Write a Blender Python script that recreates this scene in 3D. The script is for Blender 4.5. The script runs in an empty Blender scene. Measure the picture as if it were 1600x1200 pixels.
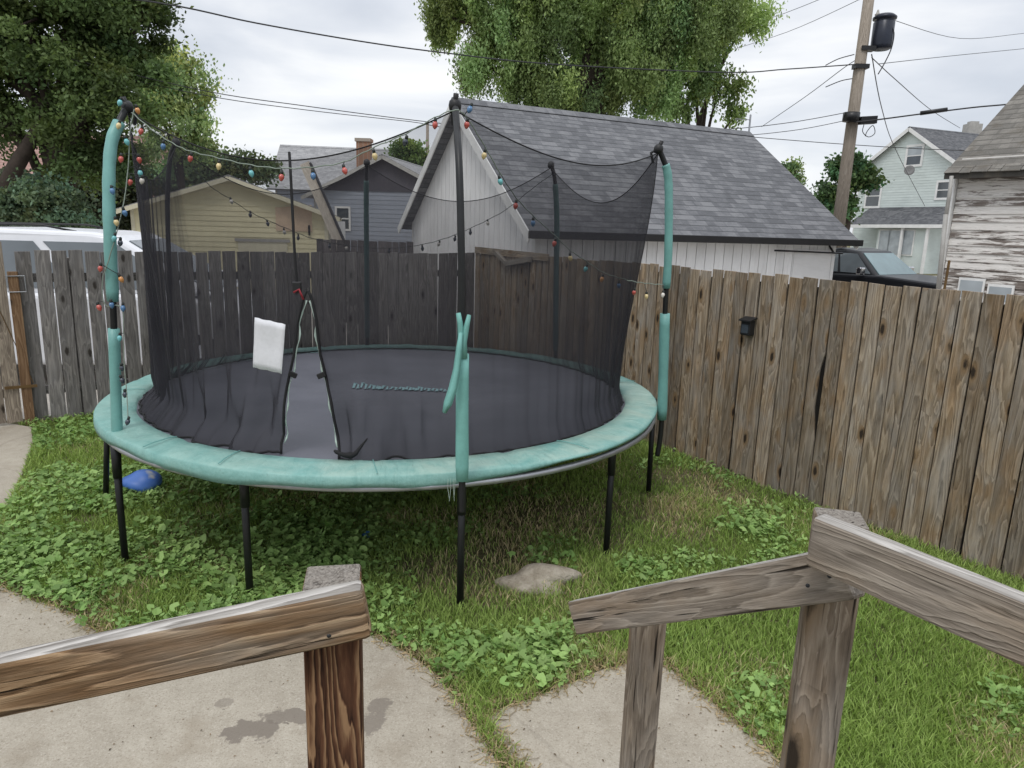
import bpy, bmesh, math, random
import numpy as np
from mathutils import Vector, Matrix
random.seed(7); RNG = np.random.default_rng(11)
S = bpy.context.scene
COL = S.collection
R = math.radians

# ------------------------------------------------------------------ camera
F_PX, CAM_H, PITCH, ROLL = 1109.0, 2.2, R(12.5), R(1.8)
fwd = Vector((0, math.cos(PITCH), -math.sin(PITCH)))
u0 = Vector((0, math.sin(PITCH), math.cos(PITCH))); r0 = Vector((1, 0, 0))
rgt = r0 * math.cos(ROLL) + u0 * math.sin(ROLL)
upv = u0 * math.cos(ROLL) - r0 * math.sin(ROLL)
cam_d = bpy.data.cameras.new("camera"); cam = bpy.data.objects.new("camera", cam_d); COL.objects.link(cam)
m = Matrix((rgt, upv, -fwd)).transposed().to_4x4(); m.translation = Vector((0, 0, CAM_H)); cam.matrix_world = m
cam_d.sensor_width = 36; cam_d.lens = F_PX / 1600 * 36; cam_d.clip_end = 3000; cam_d.clip_start = 0.05
S.camera = cam
# survey helpers: a sight line of the photograph met with a real height, distance or wall
def ray(px, py): return fwd + rgt * ((px - 800) / F_PX) - upv * ((py - 600) / F_PX)
def gz(px, py, z=0.0):
    d = ray(px, py); return Vector((0, 0, CAM_H)) + d * ((z - CAM_H) / d.z)
def at(px, py, Y):
    d = ray(px, py); return Vector((0, 0, CAM_H)) + d * (Y / d.y)
def dz(px, py, t): return Vector((0, 0, CAM_H)) + ray(px, py) * t
def on_wall(px, py, p, dirv):
    n = Vector((-dirv[1], dirv[0], 0)); d = ray(px, py); o = Vector((0, 0, CAM_H)); p = Vector((p[0], p[1], 0))
    return o + d * ((p - o).dot(n) / d.dot(n))

# ------------------------------------------------------------------ world + sun
W = bpy.data.worlds.new("World"); S.world = W; W.use_nodes = True
nt = W.node_tree; nt.nodes.clear()
SUN_EL, SUN_AZ = R(58), R(200)      # azimuth clockwise from +Y
out = nt.nodes.new("ShaderNodeOutputWorld"); bg = nt.nodes.new("ShaderNodeBackground"); nt.links.new(bg.outputs[0], out.inputs[0])
sky = nt.nodes.new("ShaderNodeTexSky"); sky.sky_type = 'NISHITA'; sky.sun_disc = False; sky.sun_elevation = SUN_EL; sky.sun_rotation = SUN_AZ
sk = nt.nodes.new("ShaderNodeVectorMath"); sk.operation = 'SCALE'; sk.inputs['Scale'].default_value = 0.9; nt.links.new(sky.outputs[0], sk.inputs[0])
tc = nt.nodes.new("ShaderNodeTexCoord")
mp = nt.nodes.new("ShaderNodeMapping"); mp.inputs['Scale'].default_value = (1.6, 1.6, 6.5); nt.links.new(tc.outputs['Generated'], mp.inputs[0])
nz = nt.nodes.new("ShaderNodeTexNoise"); nz.inputs['Scale'].default_value = 1.35; nz.inputs['Detail'].default_value = 7; nz.inputs['Roughness'].default_value = .5
nz.inputs['Distortion'].default_value = .5
nt.links.new(mp.outputs[0], nz.inputs['Vector'])
cr = nt.nodes.new("ShaderNodeValToRGB"); nt.links.new(nz.outputs[0], cr.inputs[0])
cr.color_ramp.elements[0].position = .36; cr.color_ramp.elements[0].color = (6.5, 6.9, 7.6, 1)
cr.color_ramp.elements[1].position = .66; cr.color_ramp.elements[1].color = (10.3, 10.35, 10.4, 1)
e = cr.color_ramp.elements.new(.50); e.color = (7.9, 8.2, 8.75, 1)
sep = nt.nodes.new("ShaderNodeSeparateXYZ"); nt.links.new(tc.outputs['Generated'], sep.inputs[0])
mr = nt.nodes.new("ShaderNodeMapRange"); nt.links.new(sep.outputs[2], mr.inputs[0])
mr.inputs['From Min'].default_value = 0.25; mr.inputs['From Max'].default_value = 1.0; mr.inputs['To Min'].default_value = 1.0; mr.inputs['To Max'].default_value = 1.9
vm = nt.nodes.new("ShaderNodeVectorMath"); vm.operation = 'SCALE'; nt.links.new(cr.outputs[0], vm.inputs[0]); nt.links.new(mr.outputs[0], vm.inputs['Scale'])
mx = nt.nodes.new("ShaderNodeMix"); mx.data_type = 'RGBA'; mx.inputs[0].default_value = .88
nt.links.new(sk.outputs[0], mx.inputs[6]); nt.links.new(vm.outputs[0], mx.inputs[7])
nt.links.new(mx.outputs[2], bg.inputs[0]); bg.inputs[1].default_value = 0.1
sd = bpy.data.lights.new("sun", 'SUN'); sd.energy = 1.1; sd.angle = R(15); sd.color = (1, .96, .9)
so = bpy.data.objects.new("sun", sd); COL.objects.link(so)
sv = Vector((math.sin(SUN_AZ) * math.cos(SUN_EL), math.cos(SUN_AZ) * math.cos(SUN_EL), math.sin(SUN_EL)))
so.rotation_euler = sv.to_track_quat('Z', 'Y').to_euler()
S.view_settings.view_transform = 'Standard'; S.view_settings.look = 'None'; S.view_settings.gamma = 1; S.view_settings.exposure = 0.12
S.cycles.transparent_max_bounces = 24

# ------------------------------------------------------------------ materials
class N:
    def __init__(s, name):
        s.m = bpy.data.materials.new(name); s.m.use_nodes = True; s.t = s.m.node_tree; s.t.nodes.clear()
        s.out = s.n("OutputMaterial"); s.p = s.n("BsdfPrincipled"); s.t.links.new(s.p.outputs[0], s.out.inputs[0])
    def n(s, k): return s.t.nodes.new("ShaderNode" + k)
    def l(s, a, b):
        s.t.links.new(a, b)
    def put(s, v, sock):
        if hasattr(v, 'is_output'): s.l(v, sock)
        else: sock.default_value = v
    def tex(s, kind='Object'): return s.n("TexCoord").outputs[kind]
    def attr(s, name, vec=True):
        a = s.n("Attribute"); a.attribute_name = name; return a.outputs['Color'] if name == 'col' else a.outputs['Vector' if vec else 'Fac']
    def map(s, v, sc, loc=(0, 0, 0)):
        q = s.n("Mapping"); q.inputs['Scale'].default_value = sc; q.inputs['Location'].default_value = loc; s.l(v, q.inputs[0]); return q.outputs[0]
    def noise(s, v, sc, det=4, rough=.55, dist=0.):
        q = s.n("TexNoise"); q.inputs['Scale'].default_value = sc; q.inputs['Detail'].default_value = det; q.inputs['Roughness'].default_value = rough; q.inputs['Distortion'].default_value = dist
        s.l(v, q.inputs['Vector']); return q.outputs[0]
    def ramp(s, f, stops):
        q = s.n("ValToRGB"); s.l(f, q.inputs[0]); c = q.color_ramp
        while len(c.elements) < len(stops): c.elements.new(.5)
        for el, (p, v) in zip(c.elements, stops):
            el.position = p; el.color = (v, v, v, 1) if isinstance(v, (int, float)) else (*v, 1)
        return q.outputs[0]
    def mix(s, f, a, b, mode='MIX'):
        q = s.n("Mix"); q.data_type = 'RGBA'; q.blend_type = mode; s.put(f, q.inputs[0])
        for v, i in ((a, 6), (b, 7)): s.put(v if hasattr(v, 'is_output') else (*v, 1), q.inputs[i])
        return q.outputs[2]
    def math(s, op, a, b=0., c=0., clamp=False):
        q = s.n("Math"); q.operation = op; q.use_clamp = clamp; s.put(a, q.inputs[0]); s.put(b, q.inputs[1]); s.put(c, q.inputs[2]); return q.outputs[0]
    def bump(s, h, st=.3, d=.01):
        q = s.n("Bump"); q.inputs['Strength'].default_value = st; q.inputs['Distance'].default_value = d; s.l(h, q.inputs['Height']); s.l(q.outputs[0], s.p.inputs['Normal'])
    def fin(s, col=None, rough=.7, metal=0., spec=.4):
        if col is not None: s.put(col if hasattr(col, 'is_output') else (*col, 1), s.p.inputs['Base Color'])
        s.put(rough, s.p.inputs['Roughness']); s.p.inputs['Metallic'].default_value = metal; s.p.inputs['Specular IOR Level'].default_value = spec
        return s.m

def plain(name, c, rough=.6, metal=0., var=.25, sc=6., spec=.4, bump=.0):
    q = N(name); v = q.tex(); n_ = q.noise(v, sc, 6, .6); n2 = q.noise(v, sc * 9, 3, .6)
    f = q.math('ADD', q.math('MULTIPLY', n_, .7), q.math('MULTIPLY', n2, .3))
    col = q.ramp(f, [(.3, tuple(x * (1 - var) for x in c)), (.7, tuple(min(1, x * (1 + var)) for x in c))])
    if bump: q.bump(n2, bump, .01)
    return q.fin(col, rough, metal, spec)

def wood(name, dark, mid, light, grey=None, greyamt=.5, knots=True, fine=150., rndamt=.5, grain=.5, warm=None, topgrey=False, knotcol=(.03, .022, .016), K=16., ring=.5, kfreq=1., kthr=.5):
    q = N(name); g = q.attr('gc'); rn = q.attr('rnd', False)
    # knots first: they bend the growth rings around them
    if knots:
        vo = q.n("TexVoronoi"); vo.inputs['Scale'].default_value = 1.; vo.inputs['Randomness'].default_value = 1.
        q.l(q.map(g, (3.4 * kfreq, 8.5 * kfreq, 8.5 * kfreq)), vo.inputs['Vector'])
        sc = q.n("SeparateColor"); q.l(vo.outputs['Color'], sc.inputs[0]); on = q.ramp(sc.outputs[0], [(kthr - .01, 0.), (kthr + .01, 1.)])
        kd = q.math('ADD', vo.outputs['Distance'], q.math('MULTIPLY', q.math('SUBTRACT', 1., on), 2.))
        kd = q.math('ADD', kd, q.math('MULTIPLY', q.math('SUBTRACT', q.noise(q.map(g, (30, 60, 60)), 1., 3, .6), .5), .14))
        near = q.ramp(kd, [(.0, 1.), (.62, 0.)])
    n0 = q.noise(q.map(g, (.55, 7.5, 7.5)), 1., 2, .45, .15)
    wob = q.noise(q.map(g, (6, 45, 45)), 1., 3, .6)
    fld = q.math('ADD', n0, q.math('MULTIPLY', q.math('SUBTRACT', wob, .5), .06))
    if knots: fld = q.math('ADD', fld, q.math('MULTIPLY', near, .16))
    rings = q.math('FRACT', q.math('MULTIPLY', fld, K))
    rings = q.ramp(rings, [(.0, .0), (.55, .45), (.86, 1.), (1., 0.)])
    fin_ = q.noise(q.map(g, (7, fine * 1.6, fine * 1.6)), 1.0, 4, .75)
    mid_ = q.noise(q.map(g, (3.2, 40, 40)), 1.0, 5, .65, .4)
    f = q.math('ADD', q.math('MULTIPLY', rings, ring * .45), q.math('ADD', q.math('MULTIPLY', fin_, .42), q.math('MULTIPLY', mid_, .58 - ring * .45 + .1)))
    c = q.ramp(f, [(.30, dark), (.5, mid), (.72, light)])
    big = q.noise(q.map(g, (2.2, 7, 7)), 1.0, 5, .6, .6)
    if grey:
        c = q.mix(q.ramp(big, [(.5 - greyamt * .25, 1.), (.70 - greyamt * .15, 0.)]), c, q.ramp(f, [(.3, tuple(x * .48 for x in grey)), (.5, grey), (.7, tuple(x * 1.35 for x in grey))]))
    if warm:
        b2 = q.noise(q.map(g, (1.8, 6, 6), (7, 3, 1)), 1.0, 5, .6)
        c = q.mix(q.ramp(b2, [(.50, 0.), (.66, .6)]), c, q.ramp(f, [(.3, tuple(x * .5 for x in warm)), (.6, warm), (.75, tuple(x * 1.3 for x in warm))]))
    c = q.mix(1., c, q.ramp(rn, [(0., 1 - rndamt), (1., 1 + rndamt * .55)]), 'MULTIPLY')
    st = q.noise(q.map(g, (2.6, 11, 11), (1, 5, 9)), 1., 5, .7)
    c = q.mix(q.ramp(st, [(.56, 0.), (.75, .55)]), c, tuple(x * .55 for x in dark))
    if knots:
        c = q.mix(q.ramp(kd, [(.20, .75), (.36, 0.)]), c, tuple(x * .75 for x in (warm or mid)))
        c = q.mix(q.ramp(kd, [(.11, .97), (.19, .0)]), c, knotcol)
    if topgrey:
        gm = q.n("NewGeometry"); sp = q.n("SeparateXYZ"); q.l(gm.outputs['Normal'], sp.inputs[0])
        c = q.mix(q.ramp(sp.outputs[2], [(.45, 0.), (.75, 1.)]), c, q.ramp(f, [(.30, (.13, .115, .10)), (.5, (.32, .30, .275)), (.68, (.50, .475, .445))]) if topgrey == 1 else q.ramp(q.noise(g, 160., 3, .8), [(.3, (.10, .085, .07)), (.6, (.27, .245, .215))]))
    ck = q.ramp(q.noise(q.map(g, (2.2, 75, 75), (3, 9, 2)), 1., 3, .55, .3), [(.30, 1.), (.36, 0.)])
    c = q.mix(q.math('MULTIPLY', ck, grain), c, tuple(x * .25 for x in dark))
    q.bump(q.math('SUBTRACT', f, q.math('MULTIPLY', ck, .8)), .8, .006)
    return q.fin(c, .88, 0, .2)

M = {}
M['fence_brown'] = wood('weathered_brown_boards', (.09, .066, .045), (.245, .19, .13), (.41, .335, .25), grey=(.265, .235, .20), greyamt=.75, warm=(.30, .19, .095), rndamt=.36, K=13., ring=.55, kthr=.5, grain=.7)
M['fence_grey'] = wood('weathered_grey_boards', (.085, .078, .074), (.175, .162, .152), (.29, .27, .25), grey=(.20, .19, .185), greyamt=.8, rndamt=.36, knotcol=(.035, .03, .026), K=12., ring=.5, kthr=.5, grain=.7)
M['gate_wood'] = wood('gate_boards', (.10, .08, .062), (.20, .165, .13), (.33, .28, .22), rndamt=.3)
M['gate_post'] = wood('brown_gate_post', (.08, .045, .024), (.17, .10, .055), (.26, .17, .10), rndamt=.3)
M['rail_brown'] = wood('railing_wood_brown', (.045, .026, .014), (.21, .128, .068), (.44, .31, .19), grey=(.27, .225, .175), greyamt=.5, warm=(.30, .165, .075), rndamt=.0, fine=110, topgrey=1, grain=1., K=24., ring=.72, kthr=.6, kfreq=.8)
M['post_red'] = wood('stained_post_wood', (.030, .014, .009), (.115, .052, .028), (.31, .185, .10), rndamt=0, knots=False, fine=70, grain=.6, topgrey=2, K=34., ring=.95)
M['rail_grey'] = wood('railing_wood_grey', (.085, .066, .050), (.235, .195, .155), (.40, .345, .285), grey=(.26, .225, .19), greyamt=.65, warm=(.27, .19, .12), rndamt=.12, fine=120, topgrey=1, grain=1., K=22., ring=.5, kthr=.55, kfreq=.9)
M['post_grey'] = wood('railing_post_wood', (.085, .063, .046), (.215, .168, .125), (.36, .30, .235), grey=(.25, .215, .18), greyamt=.5, warm=(.29, .20, .12), rndamt=.12, fine=120, topgrey=2, grain=1., K=22., ring=.5, kthr=.55, kfreq=.8)
M['scrap'] = wood('pale_scrap_wood', (.25, .22, .18), (.38, .34, .29), (.5, .46, .4), knots=False)
M['dark_fence'] = wood('dark_old_boards', (.05, .045, .045), (.10, .09, .09), (.16, .15, .15), knots=False)
M['shadow_board'] = wood('gap_shade_boards', (.010, .009, .008), (.018, .016, .014), (.03, .027, .024), knots=False)  # near-black colour stands in for shade behind the right fence
M['pole_wood'] = wood('utility_pole_wood', (.18, .15, .122), (.28, .24, .197), (.38, .33, .28), knots=False, rndamt=0)
M['teal'] = plain('teal_foam_vinyl', (.15, .345, .32), .45, var=.16, sc=5, spec=.5)
M['teal_old'] = plain('faded_teal_vinyl', (.17, .40, .36), .5, var=.14, sc=9)
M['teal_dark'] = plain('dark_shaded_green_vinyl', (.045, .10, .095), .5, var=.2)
M['black_metal'] = plain('black_painted_steel', (.018, .019, .020), .42, .3, var=.3)
M['grey_metal'] = plain('galvanized_steel', (.36, .37, .39), .4, .7, var=.15)
M['black_plastic'] = plain('black_plastic', (.013, .013, .014), .5)
M['black_web'] = plain('black_webbing', (.010, .010, .011), .8)
M['lining'] = plain('pale_green_zip_lining', (.42, .52, .46), .7)
M['red_plastic'] = plain('red_plastic', (.25, .02, .03), .5)
M['paper'] = plain('white_vinyl_sheet', (.70, .71, .74), .5, var=.13, sc=5)
M['cord'] = plain('faded_green_cord', (.20, .24, .20), .6)
M['cord_dark'] = plain('dark_cord', (.025, .03, .028), .6)
M['tar'] = plain('cable_black', (.03, .03, .032), .6)
M['trim_white'] = plain('white_trim_paint', (.70, .70, .69), .6, var=.12, sc=3)
M['trim_cream'] = plain('cream_trim_paint', (.66, .62, .47), .6, var=.1)
M['trim_grey'] = plain('dull_grey_trim_paint', (.36, .35, .33), .6, var=.2)
M['gutter'] = plain('black_gutter', (.012, .012, .013), .4)
M['asphalt_edge'] = plain('dark_edge', (.03, .03, .034), .8)
M['interior'] = plain('dark_interior', (.02, .02, .024), .7)
M['concrete_block'] = plain('plain_foundation', (.3, .29, .27), .9)
M['transformer'] = plain('transformer_enamel', (.018, .022, .035), .35, .2)
M['dish'] = plain('grey_dish', (.17, .17, .17), .6)
M['rubber'] = plain('rubber', (.02, .02, .02), .9)
M['rust'] = plain('rusty_stake', (.14, .085, .035), .8, .4)
def brick_mat():
    q = N('chimney_brick'); b = q.n("TexBrick"); b.inputs['Color1'].default_value = (.30, .16, .10, 1); b.inputs['Color2'].default_value = (.22, .13, .09, 1); b.inputs['Mortar'].default_value = (.3, .26, .22, 1)
    b.inputs['Scale'].default_value = 1; b.inputs['Brick Width'].default_value = .22; b.inputs['Row Height'].default_value = .08; b.inputs['Mortar Size'].default_value = .01
    v = q.attr('gc'); q.l(v, b.inputs['Vector']); return q.fin(b.outputs['Color'], .9)
M['brick'] = brick_mat()
def shingle(name, c1, c2, c3, dirt=None):
    q = N(name); g = q.attr('gc')
    nw = q.noise(g, .9, 3, .5)
    b = q.n("TexBrick"); b.offset = .37; b.offset_frequency = 2; b.squash = 1.35; b.squash_frequency = 3
    b.inputs['Color1'].default_value = (0, 0, 0, 1); b.inputs['Color2'].default_value = (1, 1, 1, 1); b.inputs['Mortar'].default_value = (.0, .0, .0, 1)
    b.inputs['Scale'].default_value = 1; b.inputs['Brick Width'].default_value = .31; b.inputs['Row Height'].default_value = .145; b.inputs['Mortar Size'].default_value = .006; b.inputs['Bias'].default_value = 0.
    q.l(g, b.inputs['Vector'])
    # thicker laminated tabs in a second, offset pattern
    b2 = q.n("TexBrick"); b2.offset = .61; b2.offset_frequency = 3
    b2.inputs['Color1'].default_value = (0, 0, 0, 1); b2.inputs['Color2'].default_value = (1, 1, 1, 1)
    b2.inputs['Scale'].default_value = 1; b2.inputs['Brick Width'].default_value = .19; b2.inputs['Row Height'].default_value = .145; b2.inputs['Mortar Size'].default_value = 0.
    q.l(q.map(g, (1, 1, 1), (.11, 0, 0)), b2.inputs['Vector'])
    r = q.math('ADD', q.math('MULTIPLY', b.outputs['Color'], .5), q.math('MULTIPLY', b2.outputs['Color'], .5))
    r = q.math('ADD', r, q.math('MULTIPLY', q.math('SUBTRACT', q.noise(q.map(g, (6., 14., 6.)), 1., 5, .75), .5), 1.6))
    r = q.math('ADD', r, q.math('MULTIPLY', q.math('SUBTRACT', nw, .5), .5))
    c = q.ramp(r, [(.15, c1), (.5, c2), (.85, c3)])
    gr = q.noise(g, 90., 2, .6)
    c = q.mix(.35, c, q.ramp(gr, [(.35, tuple(x * .55 for x in c2)), (.65, tuple(x * 1.5 for x in c2))]))
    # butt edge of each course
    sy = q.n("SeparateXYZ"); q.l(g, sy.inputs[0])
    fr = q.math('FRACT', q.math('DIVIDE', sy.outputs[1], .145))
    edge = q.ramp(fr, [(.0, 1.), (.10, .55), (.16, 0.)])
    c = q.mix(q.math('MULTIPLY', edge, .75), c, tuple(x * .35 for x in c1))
    h = q.math('SUBTRACT', q.math('SUBTRACT', 1., fr), q.math('MULTIPLY', b2.outputs['Color'], -.35))
    if dirt:
        c = q.mix(q.ramp(q.noise(g, 2.2, 5, .7), [(.5, 0.), (.62, .6)]), c, dirt)
    q.bump(h, .6, .02)
    return q.fin(c, .92, 0, .2)
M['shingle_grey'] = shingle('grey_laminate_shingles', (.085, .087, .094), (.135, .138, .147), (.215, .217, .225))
M['shingle_far'] = shingle('dark_grey_shingles', (.06, .062, .068), (.105, .108, .115), (.17, .17, .175))
M['shingle_pale'] = shingle('pale_grey_shingles', (.20, .20, .205), (.28, .28, .285), (.36, .36, .36))
M['shingle_brown'] = shingle('worn_brown_grey_shingles', (.105, .10, .09), (.165, .155, .14), (.25, .235, .21), dirt=(.11, .095, .075))
M['shingle_pink'] = shingle('faded_red_shingles', (.22, .13, .11), (.32, .20, .17), (.40, .27, .24))
def paint(name, c, dirty=.25, grime=(.25, .22, .19)):
    q = N(name); g = q.attr('gc'); rn = q.attr('rnd', False)
    n1 = q.noise(g, 1.4, 5, .6); n2 = q.noise(q.map(g, (2, 14, 14)), 1., 4, .6)
    col = q.mix(q.math('MULTIPLY', q.ramp(n2, [(.5, 0.), (.72, 1.)]), dirty), c, grime)
    col = q.mix(1., col, q.ramp(n1, [(.3, .9), (.7, 1.03)]), 'MULTIPLY')
    col = q.mix(1., col, q.ramp(rn, [(0., .93), (1., 1.03)]), 'MULTIPLY')
    q.bump(n2, .2, .004)
    return q.fin(col, .7, 0, .3)
M['white_paint'] = paint('white_painted_boards', (.84, .84, .84), .18)
M['white_clean'] = paint('clean_white_paint', (.78, .78, .78), .1)
M['yellow_paint'] = paint('pale_yellow_lap_siding', (.80, .74, .50), .12, (.3, .27, .17))
M['blue_paint'] = paint('grey_blue_lap_siding', (.33, .36, .42), .2)
M['dark_paint'] = paint('charcoal_shingled_gable', (.085, .08, .095), .1)
M['green_paint'] = paint('pale_green_lap_siding', (.60, .665, .645), .12)
M['pink_paint'] = paint('tan_wall_paint', (.32, .26, .21), .2)
def peel():
    q = N('peeling_white_paint_boards'); g = q.attr('gc'); rn = q.attr('rnd', False)
    n1 = q.noise(q.map(g, (1.6, 16, 16)), 1., 8, .72, .4); n2 = q.noise(g, .7, 3, .5)
    n3 = q.noise(q.map(g, (4, 60, 60)), 1., 4, .7)
    f = q.math('ADD', q.math('MULTIPLY', n1, .8), q.math('MULTIPLY', n2, .25)); f = q.math('ADD', f, q.math('MULTIPLY', rn, .13))
    w = q.ramp(n3, [(.35, (.10, .082, .072)), (.6, (.22, .19, .17))])
    p = q.ramp(n3, [(.3, (.54, .515, .485)), (.65, (.74, .72, .69))])
    c = q.mix(q.ramp(f, [(.585, 0.), (.64, 1.)]), p, w)
    q.bump(q.math('SUBTRACT', n3, f), .5, .006)
    return q.fin(c, .85, 0, .2)
M['peeling'] = peel()
def glass(name, c=(.04, .05, .06), rough=.05):
    q = N(name); n_ = q.noise(q.tex(), 2., 2); return q.fin(q.ramp(n_, [(.3, c), (.7, tuple(x * 1.4 for x in c))]), rough, 0., .9)
M['glass_dark'] = glass('window_glass'); M['glass_pale'] = glass('pale_curtained_glass', (.28, .31, .33), .2)
M['car_glass'] = glass('car_glass', (.10, .115, .125), .03)
M['shield_glass'] = glass('windscreen_glass', (.12, .19, .20), .08)
def carpaint(name, c):
    q = N(name); n_ = q.noise(q.tex(), 4., 3); m_ = q.fin(q.ramp(n_, [(.3, tuple(x * .93 for x in c)), (.7, c)]), .4, 0., .3); q.p.inputs['Coat Weight'].default_value = .1; return m_
M['car_white'] = carpaint('white_car_paint', (.72, .73, .76)); M['car_black'] = carpaint('black_car_paint', (.012, .013, .016))
M['chrome'] = plain('chrome', (.6, .6, .62), .15, 1., var=.05)
M['lens'] = plain('headlight_lens', (.55, .56, .58), .15, 0., var=.1)
BULB = {}
for k, c in dict(red=(.50, .09, .07), blue=(.08, .19, .36), yellow=(.70, .56, .28), teal=(.16, .48, .50), white=(.7, .66, .6), dark=(.04, .05, .07), orange=(.6, .27, .08)).items():
    q = N(k + '_bulb_glass'); n_ = q.noise(q.tex(), 40., 2); BULB[k] = q.fin(q.ramp(n_, [(.3, tuple(x * .8 for x in c)), (.7, c)]), .15, 0, .7)

def mat_net():
    q = N('black_safety_net'); n_ = q.noise(q.tex(), 3., 3)
    q.fin(q.ramp(n_, [(.3, (.020, .0195, .024)), (.7, (.032, .031, .037))]), .8, 0, .15)
    tr = q.n("BsdfTransparent"); mx = q.n("MixShader"); lw = q.n("LayerWeight"); lw.inputs['Blend'].default_value = .5
    g = q.attr('gc')
    n2 = q.noise(q.map(g, (3., .6, 1.)), 1., 3, .6)
    sz = q.n('SeparateXYZ'); q.l(g, sz.inputs[0])
    f = q.math('ADD', q.ramp(sz.outputs[1], [(0., 0.), (1., 1.)]) if False else q.math('SUBTRACT', .84, q.math('MULTIPLY', q.math('MINIMUM', sz.outputs[1], 2.3), .215)), q.math('MULTIPLY', q.math('POWER', lw.outputs['Facing'], 2.2), .62))
    f = q.math('ADD', f, q.math('MULTIPLY', q.math('SUBTRACT', n2, .5), .10), clamp=True)
    q.l(f, mx.inputs[0]); q.l(tr.outputs[0], mx.inputs[1]); q.l(q.p.outputs[0], mx.inputs[2]); q.l(mx.outputs[0], q.out.inputs[0])
    return q.m
M['net'] = mat_net()
def mat_jump():
    q = N('woven_jump_mat'); v = q.tex(); n_ = q.noise(v, 1.2, 5, .6); n2 = q.noise(v, 14, 5, .7); n3 = q.noise(v, 60., 2, .5)
    c = q.ramp(n_, [(.3, (.076, .079, .097)), (.7, (.115, .118, .142))])
    c = q.mix(q.ramp(n3, [(.68, 0.), (.74, .45)]), c, (.2, .19, .17)); c = q.mix(q.ramp(n2, [(.6, 0.), (.75, .25)]), c, (.16, .155, .15))
    q.bump(n3, .15, .003)
    return q.fin(c, .55, 0, .5)
M['jump'] = mat_jump()
def mat_pad():
    q = N('faded_pad_vinyl'); v = q.tex(); g = q.attr('gc')
    n_ = q.noise(v, 2.3, 5, .6, .5); n2 = q.noise(v, 11, 5, .7); rn = q.attr('rnd', False)
    c = q.ramp(n2, [(.3, (.14, .315, .285)), (.7, (.215, .41, .375))])
    f = q.math('MULTIPLY', q.ramp(q.math('ADD', n_, q.math('MULTIPLY', n2, .25)), [(.5, 0.), (.74, 1.)]), rn)
    c = q.mix(q.math('MULTIPLY', f, .8), c, (.36, .47, .40))
    # dirt specks
    n4 = q.noise(v, 34., 4, .7)
    c = q.mix(q.ramp(n4, [(.66, 0.), (.72, .5)]), c, (.10, .13, .10))
    q.bump(q.math('ADD', q.noise(q.map(g, (14., 2.5, 1.)), 1., 4, .6, .8), q.math('MULTIPLY', q.noise(v, 30, 4, .7), .3)), .8, .02)
    return q.fin(c, .5, 0, .4)
M['pad'] = mat_pad()
def mat_conc():
    q = N('weathered_concrete'); v = q.tex(); n1 = q.noise(v, 1.1, 5, .6); n2 = q.noise(v, 9., 6, .7); n3 = q.noise(v, 120., 3, .7); n4 = q.noise(v, 30., 3, .6)
    c = q.ramp(q.math('ADD', q.math('MULTIPLY', n1, .5), q.math('MULTIPLY', n2, .5)), [(.3, (.275, .242, .192)), (.5, (.36, .323, .262)), (.7, (.44, .40, .33))])
    c = q.mix(q.ramp(n3, [(.3, .75), (.46, 0.)]), c, (.19, .155, .115))
    c = q.mix(q.ramp(n3, [(.58, 0.), (.7, .6)]), c, (.56, .51, .44))
    c = q.mix(q.ramp(q.noise(v, 3.2, 6, .7), [(.52, 0.), (.7, .45)]), c, (.25, .205, .15))
    c = q.mix(q.ramp(n4, [(.70, 0.), (.74, .8)]), c, (.12, .10, .08))
    # damp stain: a blotch with a shape of its own
    g = q.n("SeparateXYZ"); q.l(v, g.inputs[0])
    for (sx, sy, a, b, th) in STAINS:
        dx = q.math('DIVIDE', q.math('SUBTRACT', g.outputs[0], sx), a); dy = q.math('DIVIDE', q.math('SUBTRACT', g.outputs[1], sy), b)
        dd = q.math('ADD', q.math('MULTIPLY', dx, dx), q.math('MULTIPLY', dy, dy))
        dd = q.math('ADD', dd, q.math('MULTIPLY', q.math('SUBTRACT', q.noise(v, 8., 5, .65), .5), 3.6))
        c = q.mix(q.ramp(dd, [(.55, th), (.75, 0.)]), c, (.17, .145, .12))
    # thin hairline crack
    vo = q.n("TexVoronoi"); vo.feature = 'DISTANCE_TO_EDGE'; vo.inputs['Scale'].default_value = .30
    wv = q.n("VectorMath"); wv.operation = 'ADD'; q.l(v, wv.inputs[0]); nn = q.n("TexNoise"); nn.inputs['Scale'].default_value = 4.; q.l(v, nn.inputs['Vector'])
    ws = q.n("VectorMath"); ws.operation = 'SCALE'; ws.inputs['Scale'].default_value = .12; q.l(nn.outputs['Color'], ws.inputs[0]); q.l(ws.outputs[0], wv.inputs[1]); q.l(wv.outputs[0], vo.inputs['Vector'])
    c = q.mix(q.ramp(vo.outputs['Distance'], [(.0, .22), (.002, 0.)]), c, (.12, .10, .08))
    q.bump(q.math('ADD', n3, q.math('MULTIPLY', n2, .8)), .35, .006)
    return q.fin(c, .88, 0, .3)
_a, _b, _c = gz(395, 1150), gz(450, 1125), gz(588, 1125)
STAINS = [(_a.x, _a.y, .13, .10, .85), (_b.x, _b.y, .16, .06, .8), (_c.x, _c.y, .07, .13, .75), (gz(350, 1105).x, gz(350, 1105).y, .05, .04, .5)]
M['concrete'] = mat_conc()
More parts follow.
